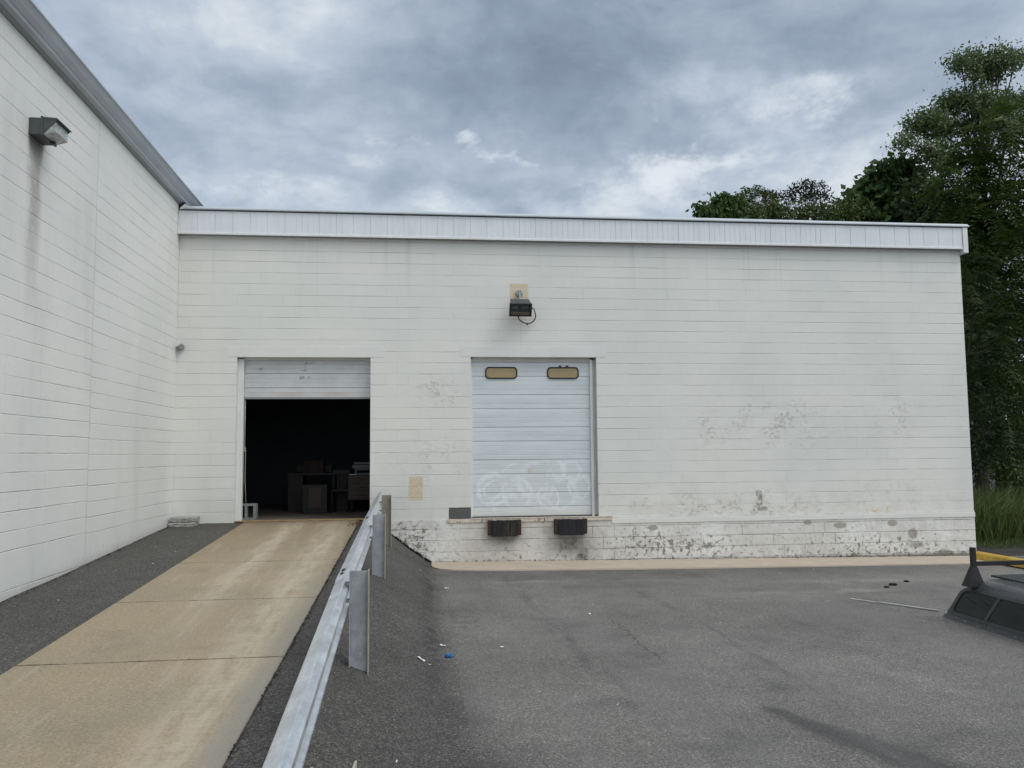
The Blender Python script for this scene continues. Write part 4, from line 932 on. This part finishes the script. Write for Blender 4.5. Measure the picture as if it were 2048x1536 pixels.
# leaf litter and weeds along the ramp edge
def litter(name, n, fx, mat, smin, smax, label=None):
    bm = BM()
    for _ in range(n):
        x, y, z = fx(); s = random.uniform(smin, smax); a = random.random() * 6.28; t1 = random.uniform(-.6, .6)
        d = Vector((math.cos(a), math.sin(a), t1)) * s; e = Vector((-math.sin(a), math.cos(a), random.uniform(-.4, .4))) * s * .5; c = Vector((x, y, z + s * .35))
        bm.faces.new([bm.verts.new(c + q) for q in (d, e, -d * .8, -e)])
    o = obj(name, bm, mat); tag(o, label, 'litter', kind='stuff'); return o
def edge_pt():
    y = -15 + 15 * random.random() ** .8; x = 3.215 + random.gauss(0, .012); return x, y, ramp_z(y) - .012
litter('edge_litter', 900, edge_pt, mt['chunk'], .006, .02, 'dark grit and dead leaves packed in the joint along the ramp edge')
def pile():
    r = abs(random.gauss(0, .16)); a = random.random() * 6.28; x = 3.26 + r * math.cos(a) * .8; y = -.42 + r * math.sin(a) * 1.7
    if y > -.06: y = -.06 - random.random() * .2
    return x, y, ramp_z(y) + .002 if x < 3.2 else bank_z(x, y)
litter('leaf_pile', 240, pile, mt['leafdead'], .012, .035, 'small drift of brown dead leaves at the ramp top by the right jamb')
def edge_leaf():
    y = random.choice((-12.4, -11.6, -12.0, -2.6, -4.2)) + random.gauss(0, .35); x = 3.21 + random.gauss(0, .03); return x, y, ramp_z(y) - .004
litter('joint_leaves', 160, edge_leaf, mt['leafdead'], .006, .022, 'scattered reddish dead leaves along the right edge of the ramp')
def wallfoot():
    y = -13 + 13 * random.random(); return .02 + abs(random.gauss(0, .03)), y, strip_z(.02, y)
litter('wall_foot_grit', 700, wallfoot, mt['chunk'], .006, .02, 'dark grit along the foot of the left wall')
def peb():
    if random.random() < .6: x, y = random.uniform(4.4, 14), random.uniform(-12, -1.3); return x, y, lot_z(x) - .002
    if random.random() < .5: x, y = random.uniform(3.5, 4.4), random.uniform(-12, -.5); return x, y, bank_z(x, y) - .002
    x, y = random.uniform(.15, 1.1), random.uniform(-11, -.5); return x, y, strip_z(x, y) - .002
litter('paint_flakes', 130, peb, mt['paper'], .005, .016, 'tiny white paint flakes and pebbles strewn over the asphalt')
def wallbase():
    x = random.uniform(3.9, 14.8); y = -.02 - abs(random.gauss(0, .03))
    return (x, y, lot_z(x) + .02) if x > 4.5 else (x, y, bank_z(x, y))
litter('wall_base_debris', 420, wallbase, mt['chunk'], .008, .03, 'dark crumbs of block and dirt along the foot of the dock wall')
def bankedge():
    x = random.uniform(3.75, 4.46); y = -.03 - abs(random.gauss(0, .04)); return x, y, bank_z(x, y) + .005
litter('bank_edge_rubble', 200, bankedge, mt['chunk'], .015, .05, 'dark broken asphalt rubble where the bank meets the wall')

# ------------------------------------------------------------------ trees
def mesh_np(name, V, Fq, tone, mat, parent=None, origin=None):
    origin = np.array(origin if origin is not None else V.mean(0))
    me = bpy.data.meshes.new(name); nv, (nf, k) = len(V), Fq.shape
    me.vertices.add(nv); me.vertices.foreach_set('co', (V - origin).astype(np.float32).ravel())
    me.loops.add(nf * k); me.loops.foreach_set('vertex_index', Fq.astype(np.int32).ravel())
    me.polygons.add(nf); me.polygons.foreach_set('loop_start', np.arange(0, nf * k, k, dtype=np.int32)); me.polygons.foreach_set('loop_total', np.full(nf, k, np.int32))
    at = me.attributes.new('tone', 'FLOAT', 'FACE'); at.data.foreach_set('value', tone.astype(np.float32))
    me.update(calc_edges=True); me.materials.append(mat)
    o = bpy.data.objects.new(name, me); COL.objects.link(o)
    if parent: o.parent = parent; o.location = Vector(origin) - wloc(parent)
    else: o.location = Vector(origin)
    return o
def unit(v): return v / np.maximum(np.linalg.norm(v, axis=-1, keepdims=True), 1e-9)
def leaves(C, size, droop, aspect=.5, tone=None):
    """one folded leaf (4 verts, kite) at each centre; returns V, F"""
    n = len(C); d = unit(rng.normal(size=(n, 3)) + np.array([0, 0, -droop])); s = unit(np.cross(d, rng.normal(size=(n, 3)))); L = size * rng.uniform(.6, 1.3, (n, 1))
    nrm = np.cross(d, s)
    P = np.stack([C, C + d * L * .45 + s * L * aspect * .5 + nrm * L * .08, C + d * L, C + d * L * .45 - s * L * aspect * .5 + nrm * L * .08], 1).reshape(-1, 3)
    return P, np.arange(4 * n).reshape(n, 4)
def fronds(B, dirs, length, pairs, lw):
    """pinnate leaves: rachis from B along dirs drooping; leaflets as kites"""
    n = len(B); L = length * rng.uniform(.7, 1.25, (n, 1)); side = unit(np.cross(dirs, np.array([0, 0, 1.0]) + rng.normal(size=(n, 3)) * .25)); V = []
    for k in range(pairs):
        s = (k + .8) / pairs; base = B + dirs * L * s + np.array([0, 0, -1]) * L * .55 * s * s
        ll = L * lw * (1 - .5 * abs(s - .45)) 
        for sg in (-1, 1):
            d = unit(side * sg + dirs * .35 + np.array([0, 0, -.45]) + rng.normal(size=(n, 3)) * .18); w = unit(np.cross(d, dirs)); w2 = unit(np.cross(d, w)) 
            V.append(np.stack([base, base + d * ll * .4 + w2 * ll * .16, base + d * ll, base + d * ll * .4 - w2 * ll * .16], 1))
    V = np.concatenate(V, 0).reshape(-1, 3); return V, np.arange(len(V)).reshape(-1, 4)
def blob_pts(blobs, n, shell=.55):
    w = np.array([b[3] * b[4] * b[5] for b in blobs]) ** .75; w /= w.sum(); idx = rng.choice(len(blobs), n, p=w); b = np.array(blobs)[idx]
    u = unit(rng.normal(size=(n, 3))); r = shell + (1 - shell) * rng.random((n, 1)); r = np.where(rng.random((n, 1)) < .25, rng.random((n, 1)) ** .5, r)
    r = np.where(rng.random((n, 1)) < .14, r * rng.uniform(1.1, 1.5, (n, 1)), r)
    return b[:, :3] + u * r * b[:, 3:6], u, idx
def clumpy(C, s, amt): return C + s * amt
def tree(name, base, height, blobs, kind, mat, label, cat='tree', n=6000, size=.14, droop=.4, aspect=.5, trunk=.16, clump=.35, per=14, group='trees behind the dock building', lean=(0, 0), limbs=True, seed=1, frlen=.6, pairs=9, sub=0):
    global rng
    rng = np.random.default_rng(seed); rnd = random.Random(seed)
    t = thing(name, base, label, cat, group)
    bm = BM(); bx_, by_, bz_ = base; top = Vector((bx_ + lean[0], by_ + lean[1], bz_ + height * .86)); b0 = Vector(base)
    spine = [b0.lerp(top, k / 7) + Vector((.18 * nz(k * .8, seed, 1.1), .18 * nz(k * .8, seed + 9, 1.1), 0)) * (k > 0) for k in range(8)]
    tube(bm, spine, [trunk * (1 - .82 * k / 7) for k in range(8)], 8)
    tips = []
    for b in blobs:
        c = Vector(b[:3]); k = min(6, max(1, int(7 * (c.z - b[5] * .9 - bz_) / (height * .86)))); s = spine[k]
        mid = s.lerp(c, .5) + Vector((0, 0, -.1 * (c - s).length + .15)); tube(bm, [s, mid, c], [trunk * .34, trunk * .22, trunk * .1], 6)
        for _ in range(sub or (6 if limbs else 2)):
            u = Vector((rnd.gauss(0, 1), rnd.gauss(0, 1), rnd.gauss(.2, .8))).normalized(); e = c + Vector((u.x * b[3], u.y * b[4], u.z * b[5])) * .85
            st = mid.lerp(c, rnd.uniform(.3, 1)); tube(bm, [st, st.lerp(e, .5) + Vector((rnd.gauss(0, .1), rnd.gauss(0, .1), .08)), e], [trunk * .11, trunk * .07, .008], 5)
    obj('trunk', bm, mt['bark'], t, origin=base)
    m = max(1, n // per); C, U, _ = blob_pts(blobs, m); CT = rng.random(m)
    if kind == 'leaf':
        K = np.repeat(C, per, 0) + rng.normal(size=(m * per, 3)) * np.array([clump, clump, clump * .7]); V, F = leaves(K, size, droop, aspect); tn = np.repeat(CT, per) * .65 + rng.random(m * per) * .35
    else:
        d = unit(U * np.array([1, 1, .4]) + rng.normal(size=(m, 3)) * .5 + np.array([0, 0, .15])); V, F = fronds(C, d, frlen, pairs, .26); tn = np.tile(CT, 2 * pairs) * .6 + rng.random(len(F)) * .4
    mesh_np('crown', V, F, np.clip(tn, 0, 1), mat, t, origin=base)
    return t
GZ = -.06
# tall open crowned tree, upper right
tree('tall_tree', (26.4, 15.5, GZ), 18.5, [(25.90, 14.83, 17.61, 0.43, 0.48, 0.35), (26.70, 15.31, 18.09, 0.33, 0.36, 0.27), (27.52, 15.79, 17.94, 0.52, 0.58, 0.42), (27.83, 14.95, 17.84, 0.47, 0.52, 0.38), (28.83, 15.43, 18.12, 0.44, 0.49, 0.35), (28.11, 15.91, 17.63, 0.41, 0.45, 0.33), (26.66, 15.07, 17.00, 0.33, 0.36, 0.26), (26.47, 15.55, 16.49, 0.50, 0.55, 0.40), (26.14, 16.03, 16.26, 0.57, 0.62, 0.45), (24.68, 15.19, 15.26, 0.55, 0.61, 0.44), (24.38, 15.67, 15.24, 0.37, 0.41, 0.30), (23.41, 14.83, 14.21, 0.33, 0.36, 0.26), (23.46, 15.31, 14.27, 0.22, 0.24, 0.18), (25.52, 15.79, 15.07, 0.56, 0.62, 0.45), (26.80, 14.95, 15.95, 0.58, 0.64, 0.47), (28.20, 15.43, 16.21, 0.55, 0.61, 0.44), (29.29, 15.91, 16.59, 0.45, 0.50, 0.36), (24.53, 15.07, 13.97, 0.44, 0.48, 0.35), (25.54, 15.55, 13.97, 0.48, 0.53, 0.39), (28.07, 16.03, 15.63, 0.60, 0.66, 0.48), (28.42, 15.19, 15.19, 0.62, 0.69, 0.50), (26.57, 15.67, 15.32, 0.45, 0.49, 0.36), (27.46, 14.83, 18.25, 0.18, 0.20, 0.14), (24.87, 15.31, 13.45, 0.41, 0.45, 0.32)],
     'leaf', LF['tall'], 'tallest tree at the right edge with an open sprawling crown', n=21000, size=.15, droop=.8, aspect=.46, trunk=.17, clump=.20, per=15, lean=(.9, 0), seed=3, sub=2)
# big leaved tree
tree('broad_leaf_tree', (24.4, 17.2, GZ), 13.5, [(24.21, 16.33, 13.75, 0.44, 0.48, 0.35), (23.80, 16.81, 13.56, 0.73, 0.80, 0.58), (23.25, 17.29, 13.10, 0.70, 0.77, 0.56), (22.12, 16.45, 12.25, 0.52, 0.57, 0.42), (23.92, 16.93, 12.70, 0.86, 0.94, 0.68), (25.30, 17.41, 13.63, 0.54, 0.59, 0.43), (24.91, 16.57, 12.40, 0.72, 0.80, 0.58), (22.83, 17.05, 11.81, 0.82, 0.90, 0.65), (24.63, 17.53, 11.99, 0.91, 1.00, 0.73)],
     'leaf', LF['catalpa'], 'dark round tree with large drooping leaves behind the right end of the roof', n=3800, size=.36, droop=1.2, aspect=.75, trunk=.14, clump=.16, per=6, sub=2, seed=5)
# frond leaved foreground tree at the right edge
tree('frond_tree', (21.2, 7.6, GZ), 11.6, [(21.40, 6.63, 11.46, 0.61, 0.67, 0.49), (20.93, 7.11, 10.94, 0.59, 0.65, 0.47), (20.70, 7.59, 10.34, 0.61, 0.67, 0.48), (21.44, 6.75, 10.22, 0.81, 0.89, 0.64), (19.96, 7.23, 9.88, 0.48, 0.53, 0.39), (20.20, 7.71, 9.39, 0.52, 0.57, 0.42), (20.59, 6.87, 9.07, 0.78, 0.86, 0.63), (21.99, 7.35, 9.14, 0.80, 0.88, 0.64), (20.92, 7.83, 8.33, 0.64, 0.71, 0.51), (21.31, 6.99, 7.82, 0.84, 0.93, 0.67), (21.21, 7.47, 6.88, 0.75, 0.82, 0.60), (21.34, 6.63, 6.42, 0.69, 0.76, 0.55), (21.10, 7.11, 5.47, 0.71, 0.78, 0.56), (22.08, 7.59, 5.10, 0.63, 0.70, 0.51), (20.37, 6.75, 4.26, 0.56, 0.61, 0.44), (21.55, 7.23, 3.73, 0.71, 0.78, 0.57), (21.22, 7.71, 2.87, 0.70, 0.77, 0.56), (21.26, 6.87, 2.26, 0.61, 0.68, 0.49)],
     'frond', LF['sumac'], 'dark green tree with feathery fronds just right of the dock building', n=30000, per=14, trunk=.14, seed=8, sub=2, frlen=.75, pairs=9)
# small sparse dark tree over the roof
tree('sparse_tree', (21.7, 19.2, GZ), 14.0, [(20.76, 18.33, 13.19, 0.61, 0.67, 0.49), (21.55, 18.81, 13.46, 0.57, 0.63, 0.46), (22.33, 19.29, 13.43, 0.37, 0.41, 0.30), (19.67, 18.45, 13.07, 0.41, 0.45, 0.33), (21.05, 18.93, 13.85, 0.29, 0.32, 0.23), (20.70, 19.41, 13.36, 0.38, 0.41, 0.30), (19.28, 18.57, 13.14, 0.29, 0.31, 0.23), (21.49, 19.05, 12.97, 0.58, 0.64, 0.46)],
     'leaf', LF['dark'], 'small sparse dark tree showing over the middle of the tree line behind the roof', n=1250, size=.18, droop=.0, aspect=.36, trunk=.08, clump=.09, per=6, sub=2, seed=12)
tree('feathery_sapling', (18.4, 18, GZ), 13.0, [(18.05, 17.33, 12.80, 0.27, 0.30, 0.22), (18.49, 17.81, 12.58, 0.44, 0.48, 0.35), (18.13, 18.29, 12.67, 0.36, 0.40, 0.29), (18.87, 17.45, 12.26, 0.39, 0.43, 0.32)],
     'frond', LF['bush'], 'light green feathery sapling standing left of the sparse dark tree', n=1500, per=8, trunk=.06, seed=14, sub=2, frlen=.6, pairs=8)
tree('rounded_tree', (16.0, 15.4, GZ), 11.6, [(14.91, 14.33, 11.06, 0.30, 0.33, 0.24), (15.77, 14.81, 11.50, 0.40, 0.44, 0.32), (16.49, 15.29, 11.50, 0.44, 0.49, 0.35), (15.24, 14.45, 10.87, 0.39, 0.43, 0.31), (16.12, 14.93, 10.95, 0.47, 0.52, 0.38)],
     'leaf', LF['catalpa'], 'leftmost tree over the roof, a dark rounded crown', n=2200, size=.24, droop=.9, aspect=.6, trunk=.10, clump=.14, per=9, sub=2, seed=17)
tree('yellowish_tree', (19.8, 16.2, GZ), 11.3, [(17.08, 15.33, 11.09, 0.51, 0.56, 0.41), (18.33, 15.81, 11.38, 0.52, 0.57, 0.41), (19.60, 16.29, 11.51, 0.52, 0.58, 0.42), (20.24, 15.45, 11.36, 0.51, 0.56, 0.41), (21.34, 15.93, 11.61, 0.56, 0.62, 0.45), (16.90, 16.41, 11.23, 0.39, 0.43, 0.32)],
     'leaf', LF['bush'], 'low yellowish green tree right along the roof line under the sparse dark one', n=5200, size=.16, droop=.3, aspect=.45, trunk=.10, clump=.18, per=14, sub=2, seed=21)
tree('thicket_tree', (24.0, 12.4, GZ), 10.4, [(21.94, 11.63, 11.05, 0.53, 0.59, 0.43), (22.30, 12.11, 10.48, 0.58, 0.64, 0.46), (23.30, 12.59, 10.28, 0.63, 0.69, 0.50), (22.42, 11.75, 10.74, 0.43, 0.47, 0.34), (23.77, 12.23, 10.28, 0.69, 0.76, 0.55), (24.42, 12.71, 8.93, 0.81, 0.90, 0.65), (24.63, 11.87, 9.65, 0.79, 0.87, 0.63), (25.88, 12.35, 9.80, 0.80, 0.88, 0.64), (24.32, 12.83, 7.47, 0.74, 0.82, 0.60), (24.44, 11.99, 6.59, 0.87, 0.95, 0.69), (25.77, 12.47, 6.68, 0.88, 0.97, 0.71), (23.54, 11.63, 5.47, 0.64, 0.70, 0.51), (24.97, 12.11, 4.46, 0.94, 1.04, 0.75), (24.22, 12.59, 3.78, 0.74, 0.81, 0.59), (23.81, 11.75, 2.33, 0.79, 0.87, 0.63), (25.31, 12.23, 2.33, 0.95, 1.04, 0.76)],
     'leaf', LF['deep'], 'deep green tree between the feathery tree and the big leaved one', n=17000, size=.22, droop=.5, aspect=.5, trunk=.14, clump=.22, per=15, sub=2, seed=24)
tree('shaded_tree', (18.3, 5.2, GZ), 7.4, [(18.4, 5.6, 6.6, 1.2, 1.2, 1.1), (17.5, 5.8, 5.4, 1.0, 1.2, 1.2), (18.9, 5.4, 4.8, 1.3, 1.2, 1.2), (17.7, 5.6, 3.5, 1.2, 1.2, 1.1), (19.2, 5.0, 2.7, 1.4, 1.1, 1.0), (18.0, 5.4, 2.0, 1.2, 1.0, .8)],
     'frond', LF['deep'], 'shaded low tree crowding the right corner of the dock building', n=15000, per=13, trunk=.12, seed=29, frlen=.65, pairs=8)
tree('rear_tree', (28.5, 20, GZ), 12.5, [(28.0, 20, 11.2, 2.0, 1.6, 1.5), (26.2, 20, 9.6, 2.0, 1.6, 1.6), (29.6, 20, 9.6, 2.2, 1.8, 2.0), (27.2, 20, 7, 2.4, 1.8, 2.0), (30, 20, 6, 2.4, 1.8, 2.2), (26.5, 20, 4, 2.6, 1.8, 2.2), (29.5, 20, 2.8, 2.6, 1.8, 2.2), (24.6, 20, 5.4, 2, 1.6, 2.6), (23.5, 20, 2.6, 2.4, 1.8, 2.2)],
     'leaf', LF['deep'], 'dense dark tree farthest back at the right edge, closing the gaps', n=12000, size=.26, droop=.5, aspect=.55, trunk=.2, clump=.4, per=14, seed=33)

# undergrowth: tall grass and reeds right of the building
rng = np.random.default_rng(40)
def blades(n, x0, x1, y0, y1, h0, h1, w, lean):
    B = np.stack([rng.uniform(x0, x1, n), rng.uniform(y0, y1, n), np.full(n, -.08)], 1); h = rng.uniform(h0, h1, (n, 1)); a = rng.uniform(0, 6.28, n); d = np.stack([np.cos(a), np.sin(a), np.zeros(n)], 1); l = rng.uniform(.05, lean, (n, 1)) * h
    s = np.stack([-np.sin(a + 1.2), np.cos(a + 1.2), np.zeros(n)], 1) * w; z = np.array([0, 0, 1.0])
    P0, P1, P2 = B, B + z * h * .6 + d * l * .35, B + z * h * .92 + d * l
    V = np.stack([P0 - s, P0 + s, P1 + s * .8, P1 - s * .8, P1 - s * .8, P1 + s * .8, P2 + s * .12, P2 - s * .12], 1).reshape(-1, 3)
    return V, np.arange(8 * n).reshape(-1, 4)
V, F = blades(7000, 15.3, 21.5, 1.9, 6.0, .5, 1.4, .011, .8); o = mesh_np('tall_grass', V, F, np.repeat(rng.random(7000), 2), LF['grass'], origin=(18, 4, 0)); tag(o, 'tall green grass growing beyond the building corner', 'grass', kind='stuff')
V, F = blades(130, 15.3, 21, 1.9, 3.4, .35, 1.15, .009, 1.1); o = mesh_np('dry_stalks', V, F, np.repeat(rng.random(130), 2), LF['straw'], origin=(18, 3, 0)); tag(o, 'bent dry straw coloured stalks at the front of the tall grass', 'grass', kind='stuff')
V, F = blades(1500, 15.2, 18.5, 1.2, 2.3, .05, .22, .006, .9); o = mesh_np('short_grass', V, F, np.repeat(rng.random(1500), 2), LF['grass'], origin=(17, 2, 0)); tag(o, 'short green grass on the dirt verge', 'grass', kind='stuff')
def shrub(base, blobs, mat, label, n, seed):
    tree('shrub', base, blobs[0][2] + blobs[0][5], blobs, 'leaf', mat, label, 'shrub', n, .12, .2, .5, .03, .16, 10, 'shrubs under the trees', seed=seed)
shrub((16.6, 4.4, GZ), [(16.4, 4.4, .9, .5, .5, .55), (16.9, 4.6, .6, .5, .5, .4)], LF['deep'], 'low green shrub at the building corner in front of the trees', 1500, 51)
shrub((19.6, 4.6, GZ), [(19.6, 4.6, 1.0, 1.0, .6, .7), (20.4, 4.6, .8, .7, .6, .6)], LF['sumac'], 'wider low shrub farther right among the grass', 2600, 52)

# ------------------------------------------------------------------ world: Nishita daylight behind a broken cloud deck
SUN_EL, SUN_AZ = R(52), R(128)     # azimuth clockwise from +Y
w = bpy.data.worlds.new('World'); S.world = w; w.use_nodes = True; t = T(w.node_tree)
bgn = t.N['Background']
sky = t.N.new('ShaderNodeTexSky'); sky.sky_type = 'NISHITA'; sky.sun_disc = False; sky.sun_elevation = SUN_EL; sky.sun_rotation = SUN_AZ; sky.air_density = 1.0; sky.dust_density = 1.0
dirv = t.N.new('ShaderNodeTexCoord').outputs['Generated']
X_, Y_, Z_ = t.sep(dirv)
zc = t.mx(Z_, .0); den = t.m('ADD', zc, .16)
px = t.m('DIVIDE', X_, den); py = t.m('DIVIDE', Y_, den)
Pp = t.xyz(px, py, 0.0)
q0 = t.vscale(dirv, (1.0, 1.0, 1.75))
wv = t.vadd(t.noise(q0, 3.0, 4, .55, 0, True), (-.5, -.5, -.5))
qw = t.vadd(q0, t.vscale(wv, (.16, .16, .16)))
n1 = t.noise(qw, 3.4, 8, .56); n2 = t.noise(t.vadd(qw, (3, 7, 1)), 10.5, 8, .62); n3 = t.noise(t.vadd(qw, (9, 2, 5)), 7.5, 8, .66, .3)
wa = t.sep(t.noise(q0, 6.5, 5, .6, 0, True))
# where the deck is thin (azimuth / elevation on the sky itself)
az = t.add(t.m('ARCTAN2', X_, Y_), t.mul(t.m('SUBTRACT', wa[0], .5), R(26))); el = t.add(t.m('ARCSINE', Z_), t.mul(t.m('SUBTRACT', wa[1], .5), R(13)))
def lobe(a, wa, e, we): return t.blob(az, R(a), R(wa), el, R(e), R(we))
thin = t.mx(t.mul(lobe(27, 5, 22.5, 2.2), .95), t.mul(lobe(17, 7, 17.3, 2.2), 1.15), t.mul(lobe(-10, 5, 17.3, 2.0), .85), t.mul(lobe(4.5, 2.6, 20.8, 1.2), .95), t.mul(lobe(-2, 3, 20.8, 1.2), .8), t.mul(lobe(12.5, 2, 24, 2.6), .7), t.mul(lobe(18, 2, 22.5, 3.2), .6), t.mul(lobe(38, 8, 17, 5), .9))
lift = t.mx(t.mul(lobe(11, 8, 15.5, 3.2), 1.9), t.mul(lobe(30, 10, 17, 3), 1.2), t.mul(lobe(-13, 6, 15.5, 2.5), .9), t.mul(lobe(27, 6, 22.5, 2.2), .9), t.mul(lobe(-14, 12, 30, 6), .8), t.mul(lobe(-32, 14, 22, 12), .6), t.mul(lobe(20, 14, 16, 3), .8), t.mul(lobe(6, 5, 33, 3), .35))
thick = t.mx(t.mul(lobe(8, 16, 31, 5), .35), t.mul(lobe(9, 10, 26, 4.5), .75), t.mul(lobe(3, 8, 18, 2.3), .7), t.mul(lobe(27, 16, 29, 4), .6), t.mul(lobe(-12, 7, 22, 2.8), .55), t.mul(lobe(20, 7, 20.3, 1.6), .5), t.mul(lobe(32, 7, 21, 3), .4))
f_ = t.add(t.mul(t.m('SUBTRACT', n1, .5), 1.45), t.mul(t.m('SUBTRACT', n2, .5), .75), .46, t.mul(thick, -.26), t.mul(lift, .30))
base = t.ramp(f_, [(0.0, (.225, .285, .365)), (.25, (.295, .365, .465)), (.5, (.405, .48, .59)), (.75, (.56, .635, .73)), (1.0, (.80, .86, .895))])
thinm = t.ss(t.add(t.mul(n3, .8), t.mul(n2, .35), t.mul(thin, .34)), .76, 1.10)
cl = t.mix(t.mul(thinm, t.ss(thin, .08, .6), .85), base, (.86, .92, .97))
# unseen deck overhead and sunward, behind the camera, brightened to light the walls
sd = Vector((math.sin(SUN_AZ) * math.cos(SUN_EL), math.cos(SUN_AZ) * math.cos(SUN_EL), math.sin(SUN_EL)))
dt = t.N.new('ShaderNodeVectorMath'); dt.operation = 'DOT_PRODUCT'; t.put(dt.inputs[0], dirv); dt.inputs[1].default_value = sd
glow = t.add(1.0, t.mul(lobe(85, 32, 8, 20), -.38), t.mul(t.ss(dt.outputs['Value'], .25, 1.0), 1.55), t.mul(t.ss(Y_, .15, -.5), .30))  # low dark lobe added out of view at right to dim the rail's back
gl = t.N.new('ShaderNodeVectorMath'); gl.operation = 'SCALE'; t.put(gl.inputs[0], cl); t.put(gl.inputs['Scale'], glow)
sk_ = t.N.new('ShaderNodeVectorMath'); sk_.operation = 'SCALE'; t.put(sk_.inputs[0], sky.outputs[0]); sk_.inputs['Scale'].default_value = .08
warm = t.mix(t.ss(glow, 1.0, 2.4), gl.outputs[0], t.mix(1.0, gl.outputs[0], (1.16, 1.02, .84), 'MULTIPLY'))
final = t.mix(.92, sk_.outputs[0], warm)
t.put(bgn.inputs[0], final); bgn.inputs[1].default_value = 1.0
w.cycles.sampling_method = 'MANUAL'; w.cycles.sample_map_resolution = 512

sl_ = bpy.data.lights.new('sun', 'SUN'); so = bpy.data.objects.new('sun', sl_); COL.objects.link(so)
sl_.energy = .9; sl_.angle = R(25); sl_.color = (1.0, .965, .92)
so.rotation_euler = (math.pi / 2 - SUN_EL, 0, math.pi - SUN_AZ); so.location = (0, -20, 30)

S.view_settings.view_transform = 'Standard'; S.view_settings.look = 'None'; S.view_settings.exposure = 0.0; S.view_settings.gamma = 1.0
S.render.engine = 'CYCLES'
S.cycles.use_denoising = True; S.cycles.denoiser = 'OPENIMAGEDENOISE'; S.cycles.denoising_input_passes = 'RGB_ALBEDO_NORMAL'; S.cycles.denoising_prefilter = 'ACCURATE'
S.cycles.max_bounces = 6; S.cycles.diffuse_bounces = 4; S.cycles.glossy_bounces = 3; S.cycles.transmission_bounces = 4; S.cycles.caustics_reflective = False; S.cycles.caustics_refractive = False
S.cycles.sample_clamp_indirect = 8.0
